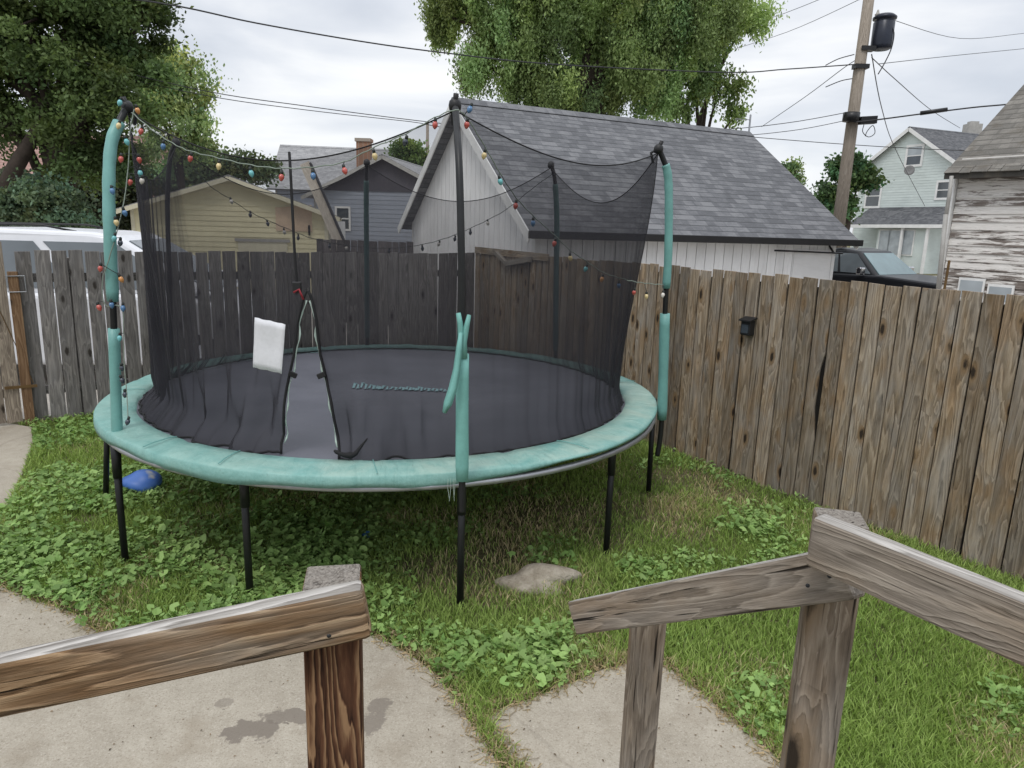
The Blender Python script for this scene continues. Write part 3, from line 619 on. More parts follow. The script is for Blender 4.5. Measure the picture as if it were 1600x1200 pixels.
# the split sleeve and the peeled flap of the front pole
fl = MB()
def strip(P, w, t, Y, mb):
    """curved foam strip following points, width w facing the viewer"""
    A = [dpt(x, y, Y + dy) for x, y, dy in P]; vs = []
    for i, p in enumerate(A):
        d = (A[min(i + 1, len(A) - 1)] - A[max(i - 1, 0)]).normalized(); v = Vector((0, 1, 0)); s_ = d.cross(v).normalized(); wi = w[i] if isinstance(w, list) else w
        vs += [p - s_ * wi, p - v * t, p + s_ * wi, p + v * t]
    k = len(A); fs = [(i * 4 + j, i * 4 + (j + 1) % 4, (i + 1) * 4 + (j + 1) % 4, (i + 1) * 4 + j) for i in range(k - 1) for j in range(4)] + [(3, 2, 1, 0), tuple(4 * (k - 1) + j for j in range(4))]
    mb.add(vs, fs)
strip([(716, 489, -.04), (719, 505, -.04), (721, 530, -.03), (722, 560, -.03)], [.012, .014, .018, .024], .012, 3.56, fl)
strip([(733, 492, -.04), (729, 510, -.04), (724, 535, -.03), (723, 560, -.03)], [.010, .014, .018, .024], .012, 3.56, fl)
fl.build('split_sleeve_end', M['teal_old'], po if False else T, True, local=LT)
fl = MB(); strip([(720, 520, -.05), (717, 548, -.06), (714, 575, -.07), (708, 605, -.09), (700, 630, -.10), (694, 645, -.10)], [.010, .016, .018, .022, .022, .010], .008, 3.56, fl)
fl.build('peeled_sleeve_flap', M['teal_old'], T, True, local=LT)

# ---- enclosure net
PT = [48, 107.5, 167, 228, 288, 350, 408]
def top_edge(th):
    th = th % 360
    if th < 48: th += 360
    for a_, c_ in zip(PT[:-1], PT[1:]):
        if a_ <= th <= c_:
            f = (th - a_) / (c_ - a_); ta, tb = tips[a_ % 360 if a_ != 408 else 48], tips[c_ if c_ != 408 else 48]
            fl_ = ta.lerp(tb, f); s_ = 1 - (2 * f - 1) ** 2
            rad = Vector((fl_.x - CX, fl_.y - CY, 0)); bow = rad.normalized() * .07 * s_
            sag = (.27 if a_ == 228 else .17 if a_ == 288 else .33) * s_ * (.80 + .2 * s_)
            return Vector((fl_.x, fl_.y, fl_.z - .03 - sag)) + bow
TH0 = 263.4
def bounds(z):   # opening half angles, left and right of TH0, by height
    Lk = [(.86, -4.6), (.93, -5.0), (1.1, -4.0), (1.3, -3.2), (1.45, -2.5), (1.62, -2.1), (1.75, -1.0), (1.83, 0), (3, 0)]
    Rk = [(.86, 5.6), (.93, 5.4), (1.0, 5.0), (1.2, 4.6), (1.32, 3.8), (1.46, 2.6), (1.65, 1.9), (1.76, 1.0), (1.83, 0), (3, 0)]
    f = lambda K: np.interp(z, [k[0] for k in K], [k[1] for k in K]); return float(f(Lk)), float(f(Rk))
NT, NZ = 420, 44
zs = [0.0]
def net_pt(u, t):
    th = TH0 + 360 * u; te = top_edge(th); zb = ZR - .012
    rt = math.hypot(te.x - CX, te.y - CY); tht = math.degrees(math.atan2(te.y - CY, te.x - CX)) % 360
    z = zb + (te.z - zb) * t
    dth = ((tht - th + 180) % 360 - 180) * t
    s_ = t * t * (3 - 2 * t)
    leftish = max(0., math.cos(R(th - 205))) ; rb = RM - .02
    waist = (.04 + .085 * leftish) * min(1, t / .07) * (1 - s_)
    r_ = rb * (1 - s_) + rt * s_ - waist
    lo, hi = bounds(z); uu = u % 1.0; off = 0
    if uu < .12: k = 1 - uu / .12; off = hi * k * k * (3 - 2 * k)
    elif uu > .88: k = 1 - (1 - uu) / .12; off = lo * k * k * (3 - 2 * k)
    if u == 1.0: off = lo
    # folds: gathered cloth around the opening and gentle pleats elsewhere
    k = max(0., 1 - abs(((th - TH0 + 180) % 360) - 180) / 40.)
    low = max(0., 1 - t * 1.9)
    f_ = (.045 * math.sin(th * .62 + t * 9) + .030 * math.sin(th * 1.05 - t * 13 + 1) + .012 * math.sin(th * 2.2 + t * 20)) * k * low + .006 * math.sin(th * .8 + 3 * t) * (1 - s_) + .005 * math.sin(th * 2.3) * (1 - t)
    f_ += .042 * math.sin(th * 1.3) * math.exp(-(((th % 360) - 206) / 17) ** 2) * min(1, t * 8) * (1 - .75 * t)
    gth = ((th + off) - 272.5); gather = math.exp(-(gth / 5.5) ** 2) * max(0, 1 - t * 4.5); off -= gth * gather * .45; f_ -= .04 * gather
    return pol(th + off + dth, r_ - f_ * 1.2 - abs(f_) * .1, z), z
b = MB(); vs, g = [], []
for i in range(NT + 1):
    u = i / NT
    for j in range(NZ + 1):
        t = (j / NZ) ** 1.15; p, z = net_pt(u, t); vs.append(p); g.append((u * 11.6, z, 0))
fs = [(i * (NZ + 1) + j, (i + 1) * (NZ + 1) + j, (i + 1) * (NZ + 1) + j + 1, i * (NZ + 1) + j + 1) for i in range(NT) for j in range(NZ)]
b.add(vs, fs, g); net = b.build('enclosure_net', M['net'], T, True, local=LT)
b = MB(); b.tube([net_pt(i / NT, 1.0)[0] for i in range(NT + 1)], .0042, 5, cap=False); b.build('top_hem', M['black_web'], net, True, local=LT)
b = MB(); b.tube([net_pt(i / NT, 0)[0] + Z * .006 for i in range(NT + 1)], .007, 5, cap=False); b.build('bottom_hem', M['black_web'], net, True, local=LT)
for u in (0., 1.):
    P_ = [net_pt(u, t / 60)[0] for t in range(0, 61) if net_pt(u, t / 60)[1] < 1.84]
    out_ = (lambda p: (p - Vector((CX, CY, p.z))).normalized())
    b = MB(); b.tube([p + out_(p) * .006 for p in P_], .0085, 6); b.build('opening_edge', M['black_web'], net, True, local=LT)
    b = MB(); tang = 1 if u else -1
    b.tube([p + Vector((.012 * tang, .004, 0)) + Vector((.006 * math.sin(i * .9) * tang, 0, 0)) for i, p in enumerate(P_[2:-2])], [.0045 * (1 + .5 * math.sin(i * 1.7)) for i in range(len(P_[2:-2]))], 5); b.build('zip_lining', M['lining'], net, True, local=LT)
    pc_ = min(P_, key=lambda p: abs(p.z - 1.335)); b = MB(); b.obox(pc_ + Vector((.02 * tang, -.02, 0)), (tang, 0, -.45), (0, 1, 0), (.45, 0, tang), .022, .008, .014); b.build('buckle_clip', M['black_plastic'], net, local=LT, bevel=.004)
P_ = [dpt(452, 238, 3.98), dpt(454, 270, 3.93), dpt(457, 330, 3.88), dpt(460, 390, 3.85), dpt(464, 440, 3.83), dpt(465, 458, 3.83)]
b = MB(); b.tube(lerp_path(P_, 6), .0085, 6); b.build('zip_strap', M['black_web'], net, True, local=LT)
b = MB(); b.obox(dpt(464, 449, 3.81), (1, 0, 0), (0, 1, 0), (0, 0, 1), .024, .012, .03); b.build('zip_buckle', M['black_plastic'], net, local=LT, bevel=.006)
b = MB(); b.tube([dpt(459, 457, 3.80), dpt(467, 452, 3.79), dpt(474, 468, 3.80)], .006, 6); b.build('red_tie', M['red_plastic'], net, True, local=LT)
b = MB(); Q = [dpt(398, 496, 3.79), dpt(446, 507, 3.76), dpt(440, 584, 3.78), (dpt(395, 574, 3.82))]
vs = []; k = 8
for i in range(k + 1):
    for j in range(k + 1):
        p = (Q[0].lerp(Q[1], i / k)).lerp(Q[3].lerp(Q[2], i / k), j / k); vs.append(p + Vector((0, -.003 * math.sin(i * .9) - .002 * math.sin(j * 1.3), .002 * math.sin(i * 2.) if j in (0, k) else 0)))
b.add(vs, [(i * (k + 1) + j, (i + 1) * (k + 1) + j, (i + 1) * (k + 1) + j + 1, i * (k + 1) + j + 1) for i in range(k) for j in range(k)])
lb = b.build('warning_sheet', M['paper'], net, True, local=LT); sm = lb.modifiers.new('s', 'SOLIDIFY'); sm.thickness = .002
# loose torn threads at the rim
b = MB()
for x in (700, 704, 708, 711): b.tube([dpt(x, 748, 3.6), dpt(x + random.uniform(-1, 1), 762, 3.6), dpt(x + random.uniform(-3, 2), random.uniform(772, 784), 3.6)], .0012, 4)
b.build('torn_thread', M['lining'], T, local=LT)
# bunched net at the foot of the opening
b = MB(); P_ = [dpt(522, 704, 3.80), dpt(530, 708, 3.79), dpt(540, 711, 3.78), dpt(553, 710, 3.79), dpt(562, 700, 3.82), dpt(574, 685, 3.86)]
b.tube(lerp_path(P_, 4), [.006, .009, .012, .012, .010, .011, .013, .014, .015, .017, .02, .018, .014, .014, .012, .010, .009, .008, .006, .005, .003][:21], 7); b.build('bunched_net', M['black_web'], net, True, local=LT)

# ------------------------------------------------------------------ string lights
def lights(name, label, cord_pts, bulbs, mk='cord', r=.0032, br=1., grp=None, close=True):
    P = [dpt(*p) for p in cord_pts]; root = empty(name, P[0]); tag(root, label, 'string lights', grp); L = at_root(root)
    b = MB(); pp = lerp_path(P, 5); pp = [p + Vector((0, 0, .003 * math.sin(i * 2.1))) for i, p in enumerate(pp)]; b.tube(pp, r, 5); b.build('cord', M[mk], root, True, local=L)
    for (x, y, Y, c) in bulbs:
        p = dpt(x, y, Y); d = Vector((random.uniform(-.35, .35), random.uniform(-.3, .3), -1)).normalized(); q = p - d * .026 * br
        near = min(pp, key=lambda a_: (a_ - q).length)
        b = MB(); s_ = br; b.lathe(q, [(.004 * s_, -.004), (.010 * s_, 0), (.0105 * s_, .018 * s_)], 8, d, mi=1)
        b.lathe(q, [(.0095 * s_, .018 * s_), (.0165 * s_, .030 * s_), (.0175 * s_, .040 * s_), (.012 * s_, .054 * s_), (.003 * s_, .064 * s_)], 10, d, mi=0)
        if (near - q).length > .008: b.tube([near, q], r * .8, 4, mi=1)
        b.build('bulb', [BULB[c], M['cord_dark']], root, True, local=L)
    return root
C1 = [(206, 176, 4.36), (238, 203, 4.28), (270, 224, 4.22), (297, 236, 4.16), (342, 247, 4.08), (392, 258, 3.99), (440, 263, 3.90), (489, 261, 3.82), (538, 253, 3.78), (585, 230, 3.77), (634, 209, 3.79), (679, 184, 3.80), (712, 172, 3.80), (730, 185, 3.86), (757, 228, 3.98), (781, 270, 4.10), (806, 308, 4.22), (832, 336, 4.34), (867, 368, 4.48), (891, 391, 4.62), (916, 408, 4.74), (941, 425, 4.88), (967, 434, 5.0), (991, 440, 5.08), (1012, 443, 5.14), (1037, 445, 5.22)]
cols = ['red', 'blue', 'red', 'yellow', 'teal', 'red', 'blue', 'red', 'yellow', 'dark', 'red', 'blue', 'red', 'yellow', 'teal', 'red', 'blue', 'red', 'yellow', 'teal', 'orange', 'blue', 'red', 'yellow', 'white']
B1 = [(221, 203, 4.31), (255, 226, 4.24), (298, 245, 4.15), (342, 257, 4.07), (392, 268, 3.98), (440, 274, 3.89), (489, 272, 3.81), (538, 264, 3.77), (585, 241, 3.76), (634, 219, 3.78), (680, 192, 3.79), (735, 168, 3.84), (730, 192, 3.84), (757, 240, 3.97), (781, 281, 4.09), (806, 319, 4.21), (833, 346, 4.33), (867, 378, 4.47), (891, 401, 4.61), (916, 418, 4.73), (941, 434, 4.87), (967, 444, 4.99), (991, 455, 5.07), (1010, 461, 5.13), (1036, 459, 5.2)]
lights('string_lights', 'coloured bulb string slung along the top of the front net', C1, [(*p, c) for p, c in zip(B1, cols)], br=.82)
C2 = [(210, 170, 4.36), (203, 205, 4.32), (201, 250, 4.28), (196, 300, 4.22), (190, 332, 4.18), (180, 372, 4.15), (168, 412, 4.14), (160, 440, 4.15), (164, 476, 4.15), (190, 480, 4.15), (193, 520, 4.15), (194, 570, 4.16), (198, 615, 4.12), (200, 656, 4.05)]
B2 = [(188, 158, 4.36, 'teal'), (214, 170, 4.34, 'orange'), (186, 194, 4.28, 'yellow'), (197, 219, 4.28, 'teal'), (189, 246, 4.24, 'red'), (217, 247, 4.30, 'red'), (219, 268, 4.30, 'teal'), (222, 280, 4.30, 'white'), (204, 282, 4.26, 'red'), (175, 296, 4.16, 'blue'), (194, 330, 4.18, 'blue'), (181, 345, 4.14, 'yellow'), (179, 370, 4.14, 'teal'), (188, 377, 4.15, 'dark'), (157, 417, 4.14, 'red'), (188, 434, 4.15, 'orange'), (154, 478, 4.15, 'red'), (174, 474, 4.13, 'blue'), (192, 479, 4.15, 'blue'), (187, 526, 4.16, 'teal'), (190, 573, 4.16, 'dark'), (190, 592, 4.16, 'dark'), (195, 614, 4.12, 'dark'), (200, 657, 4.05, 'dark')]
lights('string_lights', 'tail of coloured bulbs wound down the left trampoline pole', C2, B2, br=.82)
C3 = [(300, 262, 6.4), (330, 292, 6.55), (358, 310, 6.7), (390, 331, 6.9), (418, 344, 7.05), (450, 358, 7.2), (490, 373, 7.4), (545, 384, 7.6), (608, 388, 7.62), (660, 382, 7.6), (700, 371, 7.55), (745, 352, 7.5), (790, 328, 7.45), (830, 296, 7.3), (868, 268, 7.2)]
B3 = [(361, 313, 6.7), (391, 334, 6.9), (418, 348, 7.05), (444, 361, 7.2), (466, 370, 7.3), (515, 383, 7.5), (541, 386, 7.6), (608, 391, 7.6), (660, 387, 7.6), (686, 380, 7.56), (711, 372, 7.53), (735, 362, 7.5), (762, 347, 7.48)]
lights('string_lights', 'dark unlit bulb string hanging low on the far side of the net', C3, [(*p, 'dark' if i % 3 else 'white') for i, p in enumerate(B3)], 'cord_dark', br=.95)

# ------------------------------------------------------------------ small things on the lawn
def blob(name, c, rx, ry, rz, mat, rough=.12, seed=1, sub=4, flat=0.):
    bm = bmesh.new(); bmesh.ops.create_icosphere(bm, subdivisions=sub, radius=1); rs = random.Random(seed); ph = [[rs.uniform(1.3, 4.5) for _ in range(3)] + [rs.uniform(0, 6)] for _ in range(8)]
    for v in bm.verts:
        q = v.co.copy(); f = 1 + sum(math.sin(q.x * p[0] + q.y * p[1] + q.z * p[2] + p[3]) for p in ph) * rough / 3
        v.co = Vector((q.x * rx * f, q.y * ry * f, q.z * rz * f))
    me = bpy.data.meshes.new(name); bm.to_mesh(me); bm.free(); me.materials.append(mat); me.polygons.foreach_set('use_smooth', [True] * len(me.polygons))
    o = bpy.data.objects.new(name, me); o.location = c; return link(o)
rp = gz(838, 912); rk = blob('rock', (rp.x, rp.y, .0), .25, .14, .10, M['rock'], .24, 14, 5); rk.rotation_euler = (0, R(-4), R(12)); tag(rk, 'pale flat rock half sunk in the grass by the front leg', 'rock')
q = N('blue_grey_ball'); v = q.tex(); sx = q.n("SeparateXYZ"); q.l(v, sx.inputs[0]); nn = q.noise(v, 4., 3)
f = q.math('ADD', q.math('MULTIPLY', sx.outputs[2], 6.), q.math('MULTIPLY', sx.outputs[0], 3.)); f = q.math('SINE', q.math('MULTIPLY', q.math('ADD', f, nn), 2.6))
M['ball'] = q.fin(q.ramp(q.math('ADD', q.math('MULTIPLY', f, .5), .5), [(.42, (.42, .44, .46)), (.5, (.07, .17, .50))]), .45)
bp = gz(212, 778); bo = blob('ball', (bp.x, bp.y + .12, .085), .15, .13, .10, M['ball'], .05, 3); tag(bo, 'half flat blue and grey ball lying under the trampoline', 'ball')
M['blue'] = plain('blue_plastic', (.05, .16, .38), .5)
bp = gz(573, 846); bo = blob('plastic_scrap', (bp.x, bp.y, .05), .035, .03, .02, M['blue'], .3, 8, 3); tag(bo, 'tiny blue plastic scrap in the dark grass beneath the trampoline', 'litter')

# ------------------------------------------------------------------ buildings
def gable(name, label, X, Y, az, w, Ln, ze, zr, wall, roof, trim, siding='v', ov=.3, ovf=.3, step=.2, z0=0., fascia=.14, th=.09, gablemat=None, gable_z=None):
    root = empty(name, (X, Y, z0), az); tag(root, label, 'house' if 'house' in name else 'garage')
    ww = w - ov; slope = (zr - ze) / w; H = zr - z0; zw = ze - z0 + slope * ov
    roofz = lambda t: H - slope * abs(t) - th
    x0, x1 = ovf, Ln - ovf
    Xx, Yy, Zz = Vector((1, 0, 0)), Vector((0, 1, 0)), Vector((0, 0, 1))
    def wallmesh(o_, u, n, width, topf, nm, mk):
        b = MB()
        if siding == 'v':
            s = 0
            while s < width - .01:
                e_ = min(s + step, width); g_ = .012
                pol_ = [(s, 0), (e_ - g_, 0), (e_ - g_, topf(e_ - g_))]
                if s < width / 2 < e_: pol_.append((width / 2, topf(width / 2)))
                pol_.append((s, topf(s))); b.prism(pol_, o_, u, Zz, n, .02, grain=1); s = e_
            b2 = MB(); 
        else:
            z = 0.; k = 0; mid_ = topf(width / 2)
            while z < mid_ - .02:
                z1 = min(z + step, mid_)
                # horizontal extent at this height inside the outline
                def ext(zz):
                    if zz <= topf(0.): return 0., width
                    if zz <= topf(1e-6): return 0., width
                    lo_, hi_ = 0., width / 2
                    for _ in range(24):
                        m__ = (lo_ + hi_) / 2
                        if topf(m__) < zz: lo_ = m__
                        else: hi_ = m__
                    return hi_, width - hi_
                a0, a1 = ext(z); c0, c1 = ext(z1 - .002)
                if a1 - a0 < .05: break
                vs = [o_ + u * a0 + Zz * z, o_ + u * a1 + Zz * z, o_ + u * c1 + Zz * z1, o_ + u * c0 + Zz * z1]
                out_ = [vs[0] + n * .028, vs[1] + n * .028, vs[2] + n * .010, vs[3] + n * .010]; sd_ = random.random() * 40
                g = [(p_ + sd_, q_ + k * 3.3, 0) for p_, q_ in ((a0, z), (a1, z), (c1, z1), (c0, z1))] * 2
                b.add(vs + out_, [(3, 2, 1, 0), (4, 5, 6, 7), (0, 1, 5, 4), (1, 2, 6, 5), (2, 3, 7, 6), (3, 0, 4, 7)], g, random.random()); z = z1; k += 1
        o = b.build(nm, M[mk], root); return o
    # solid core behind the boards so nothing shows through
    b = MB(); pr = [(-ww + .02, 0), (ww - .02, 0), (ww - .02, roofz(ww) - .0), (0, roofz(0)), (-ww + .02, roofz(ww))]
    b.prism(pr, (x0 + .022, 0, 0), Yy, Zz, Xx, x1 - x0 - .044, rnd=.3); b.build('wall_core', M['interior'] if siding == 'v' else M[wall], root)
    wallmesh(Vector((x0, -ww, 0)), Yy, -Xx, 2 * ww, lambda s: roofz(s - ww), 'gable_wall', wall)
    wallmesh(Vector((x0, -ww, 0)), Xx, -Yy, x1 - x0, lambda s: roofz(ww) - .01, 'side_wall', wall)
    wallmesh(Vector((x0, ww, 0)), Xx, Yy, x1 - x0, lambda s: roofz(ww) - .01, 'side_wall', wall)
    b = MB(); sl = math.hypot(w, zr - ze)
    for sgn in (-1, 1):
        a_ = Vector((0, 0, H)); d = Vector((0, sgn * w, ze - zr)) / sl; nn_ = Vector((0, -(ze - zr) * sgn, w)).normalized() if sgn > 0 else Vector((0, (ze - zr), w)).normalized()
        nn_ = Vector((0, sgn * (zr - ze), w)).normalized()
        vs, g = [], []
        for h in (0, -th):
            for (xx, yy) in ((0, 0), (Ln, 0), (Ln, sl), (0, sl)):
                vs.append(a_ + Xx * xx + d * yy + nn_ * h); g.append((xx + (7 if sgn > 0 else 0), sl - yy, 0))
        b.add(vs, [(0, 1, 2, 3), (7, 6, 5, 4), (0, 4, 5, 1), (1, 5, 6, 2), (2, 6, 7, 3), (3, 7, 4, 0)], g)
    rf = b.build('roof', M[roof], root)
    b = MB(); b.prism([(-.16, H - .155 * slope + .012), (0, H + .02), (.16, H - .155 * slope + .012), (0, H - .01)], (-.01, 0, 0), Yy, Zz, Xx, Ln + .02, rnd=.5); 
    b.g = [(v[0], v[1] * .9, 0) for v in b.v]; b.build('ridge_cap', M[roof], rf)
    for xx in (-.02, Ln):
        for sgn in (-1, 1):
            b = MB(); b.plank((xx + .01, 0, H - fascia / 2 - .03), (xx + .01, sgn * w, ze - z0 - fascia / 2 - .03), Zz, fascia, Xx, .022); b.build('rake_board', M[trim], rf)
    for sx_ in (x0, ):
        for sgn in (-1, 1):
            b = MB(); b.box(sx_ - .034, sx_ + .06, sgn * ww - .05, sgn * ww + .05, 0, roofz(ww) - .02, 'z'); b.build('corner_board', M[trim], root)
    if gablemat:
        b = MB(); zt = gable_z; tw = (H - zt - th) / slope; b.prism([(-tw, zt), (tw, zt), (0, H - th)], (x0 - .03, 0, 0), Yy, Zz, -Xx, .03); b.build('gable_panel', M[gablemat], root)
    root['_x0'] = x0
    return root
def inwall(root, px, py, x0, off=.0):
    d = Vector((math.cos(root.rotation_euler.z), math.sin(root.rotation_euler.z), 0)); n = Vector((-d.y, d.x, 0)); P = root.location + d * (x0 - off); q = on_wall(px, py, P, n)
    return (q - P).dot(n), q.z - root.location.z
def window(root, corners, x0, frame='trim_white', pane='glass_dark', bar=True, fw=.09, curtain=None):
    (t0, z0), (t1, z1) = [inwall(root, *c, x0) for c in corners]; t0, t1 = sorted((t0, t1)); z0, z1 = sorted((z0, z1)); Yy, Zz, Xx = Vector((0, 1, 0)), Vector((0, 0, 1)), Vector((1, 0, 0)); O = Vector((x0 - .03, 0, 0))
    b = MB()
    for (a0, a1, c0, c1) in ((t0, t1, z1 - fw, z1), (t0, t1, z0, z0 + fw), (t0, t0 + fw, z0 + fw, z1 - fw), (t1 - fw, t1, z0 + fw, z1 - fw)):
        b.prism([(a0, c0), (a1, c0), (a1, c1), (a0, c1)], O, Yy, Zz, -Xx, .045, rnd=.5)
    if bar: zm = (z0 + z1) / 2; b.prism([(t0 + fw, zm - .03), (t1 - fw, zm - .03), (t1 - fw, zm + .03), (t0 + fw, zm + .03)], O, Yy, Zz, -Xx, .03, rnd=.5)
    w_ = b.build('window', M[frame], root)
    b = MB(); b.prism([(t0 + fw, z0 + fw), (t1 - fw, z0 + fw), (t1 - fw, z1 - fw), (t0 + fw, z1 - fw)], O + Xx * .0, Yy, Zz, -Xx, .012, rnd=.5); b.build('pane', M[pane], w_)
    if curtain:
        b = MB(); zc = z0 + (z1 - z0) * .5; b.prism([(t0 + fw, zc), (t1 - fw, zc), (t1 - fw, z1 - fw), (t0 + fw, z1 - fw)], O, Yy, Zz, -Xx, .016, rnd=.5); b.build('curtain', M[curtain], w_)
    return w_

# white garage behind the corner
GA = .467
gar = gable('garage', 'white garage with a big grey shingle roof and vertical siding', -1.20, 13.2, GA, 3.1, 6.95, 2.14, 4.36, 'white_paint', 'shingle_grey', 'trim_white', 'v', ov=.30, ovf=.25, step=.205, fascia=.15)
b = MB(); b.box(-.03, 6.98, -3.17, -3.085, 2.04, 2.155, rnd=.5); b.build('gutter', M['gutter'], gar, bevel=.01)
b = MB(); b.tube([(5.0, -2.93, 1.93), (6.75, -2.93, 1.90)], .016, 8); b.tube([(6.5, -2.80, 2.05), (6.5, -2.93, 1.91)], .02, 8); b.build('hanging_pipe', M['gutter'], gar, True)
b = MB(); b.lathe((6.93, 0, 4.30), [(.02, 0), (.02, .42), (.004, .44)], 8); b.tube([(6.93, -.0, 4.62), (6.5, .0, 4.60)], .008, 5); b.build('antenna', M['grey_metal'], gar)
b = MB(); b.box(5.6, 6.55, -2.835, -2.822, .4, 1.95, rnd=.8); b.build('wall_patch', M['white_clean'], gar)
# yellow garage
yg = gable('garage', 'pale yellow lap sided garage with a low gable behind the grey fence', -8.40, 21.3, 1.80, 3.12, 7., 2.33, 3.40, 'yellow_paint', 'shingle_pale', 'trim_cream', 'h', ov=.42, ovf=.3, step=.15, fascia=.12)
t0, z0_ = inwall(yg, 372, 377, .3); t1, _ = inwall(yg, 449, 377, .3)
b = MB(); b.prism([(t0, 0), (t1, 0), (t1, z0_), (t0, z0_)], (.27, 0, 0), (0, 1, 0), (0, 0, 1), (-1, 0, 0), .03, rnd=.5)
dr = b.build('garage_door', M['trim_cream'], yg); b = MB()
b.prism([(t0 - .08, z0_), (t1 + .08, z0_), (t1 + .08, z0_ + .09), (t0 - .08, z0_ + .09)] if t0 < t1 else [(t1 - .08, z0_), (t0 + .08, z0_), (t0 + .08, z0_ + .09), (t1 - .08, z0_ + .09)], (.25, 0, 0), (0, 1, 0), (0, 0, 1), (-1, 0, 0), .04, rnd=.5); b.build('door_trim', M['trim_grey'], dr)
t0, za = inwall(yg, 430, 318, .3); t1, zb_ = inwall(yg, 488, 362, .3)
M['pink'] = plain('faded_red_panel', (.62, .47, .34), .7, var=.15)
b = MB(); b.prism([(min(t0, t1), zb_), (max(t0, t1), zb_), (max(t0, t1), za - .12), (min(t0, t1), za)], (.262, 0, 0), (0, 1, 0), (0, 0, 1), (-1, 0, 0), .012, rnd=.5); b.build('faded_panel', M['pink'], yg)
t0, za = inwall(yg, 483, 352, .3); b = MB(); b.prism([(t0 - .03, za - .3), (t0 + .03, za - .3), (t0 + .03, za), (t0 - .03, za)], (.262, 0, 0), (0, 1, 0), (0, 0, 1), (-1, 0, 0), .05, rnd=.5); b.build('wall_vent', M['gutter'], yg)
# grey-blue house
gh = gable('bungalow_house', 'grey blue house with a dark shingled gable behind the white garage', -6.137, 33.2, 1.42, 3.9, 9., 3.30, 5.18, 'blue_paint', 'shingle_pale', 'trim_grey', 'h', ov=.5, ovf=.4, step=.2, fascia=.16, gablemat='dark_paint', gable_z=3.58)
window(gh, [(524, 322), (549, 361)], .4)
b = MB(); p = dpt(569, 233, 36.); b.box(p.x - .32, p.x + .32, p.y - .3, p.y + .3, 3.2, dpt(569, 218, 36.).z - .12, rnd=.5); b.box(p.x - .38, p.x + .38, p.y - .36, p.y + .36, dpt(569, 218, 36.).z - .12, dpt(569, 217, 36.).z, rnd=.5); b.build('chimney', M['brick'], gh, local=at_root(gh))
# pale roofed house farther left
p = at(520, 300, 42)
ph = gable('bungalow_house', 'long low house whose pale grey roof rises behind the yellow garage', p.x - 4.2, 46, .12, 4.2, 8.5, 3.9, 6.7, 'blue_paint', 'shingle_pale', 'trim_grey', 'h', ov=.4, ovf=.4, step=.25)
# leaning boxed flue between
A = dpt(476, 255, 19.4); Bq = dpt(505, 322, 19.2); b = MB(); b.plank(A, Bq + (Bq - A) * 1.1, (1, 0, .0), .26, (0, 1, 0), .05, rnd=.9)
tag(empty('leaning_panel', (Bq.x, Bq.y, 0)), 'tall pale narrow board leaning over the yellow garage eave', 'board'); lp_ = bpy.context.scene.objects['leaning_panel']
b.build('panel', M['scrap'], lp_, local=at_root(lp_)); b = MB(); d_ = Vector((.155, .0, .0)); b.plank(A + d_, Bq + d_ + (Bq - A) * 1.1, (1, 0, 0), .05, (0, 1, 0), .16, rnd=.2); b.build('dark_edge', M['asphalt_edge'], lp_, local=at_root(lp_))
# small pale shed beside yellow garage
A = dpt(497, 345, 24.); Bq = dpt(526, 345, 24.); b = MB(); b.box(A.x, Bq.x, 24., 25.2, 0, A.z, rnd=.5); tag(b.build('utility_shed', M['trim_white'], bevel=.02), 'small pale shed between the yellow garage and blue house', 'shed'); 
# dark neighbour fence
A = dpt(494, 373, 15.6); Bq = dpt(640, 375, 15.2); P0 = Vector((A.x, A.y, 0)); D_ = Vector((Bq.x - A.x, Bq.y - A.y, 0)); ln = D_.length; D_.normalize()
nf = Vector((-D_.y, D_.x, 0)); fence('neighbour_fence', 'dark old board fence behind the grey fence below the blue house', P0, D_, nf, ln, A.z, 'dark_fence', .15, lambda s, i: .008, 1)
# far left house with faded red roof, seen through the branches
p = at(40, 300, 38); fh = gable('cottage_house', 'tan cottage with a faded red roof behind the big dark tree', p.x - 9, 42, .05, 5.5, 16, 3.1, 6.6, 'pink_paint', 'shingle_pink', 'trim_white', 'h', ov=.5, ovf=.4, step=.3)
for k in (3, 8, 12):
    b = MB(); b.box(k, k + 1.1, -5.08, -5.02, 1.1, 2.3, rnd=.5); w_ = b.build('window', M['trim_white'], fh); b = MB(); b.box(k + .1, k + 1., -5.10, -5.07, 1.2, 2.2); b.build('pane', M['glass_dark'], w_)
# green house
gr = gable('two_storey_house', 'pale green two storey house with a steep gable beyond the pickup', 26.66, 51.5, .375, 4.3, 8.5, 6.95, 9.72, 'green_paint', 'shingle_far', 'trim_white', 'h', ov=.35, ovf=.35, step=.18, fascia=.24)
window(gr, [(1418, 227), (1441, 260)], .35, curtain='glass_pale', fw=.16)
window(gr, [(1355, 288), (1375, 325)], .35, fw=.14)
window(gr, [(1465, 282), (1487, 312)], .35, fw=.14)
p = dpt(1517, 215, 56); b = MB(); b.box(p.x - .5, p.x + .5, p.y - .4, p.y + .4, 7.5, dpt(1517, 194, 56).z, rnd=.5); b.box(p.x - .3, p.x + .3, p.y - .25, p.y + .25, dpt(1517, 194, 56).z, dpt(1517, 190, 56).z, rnd=.5); b.build('chimney', M['trim_grey'], gr, local=at_root(gr))
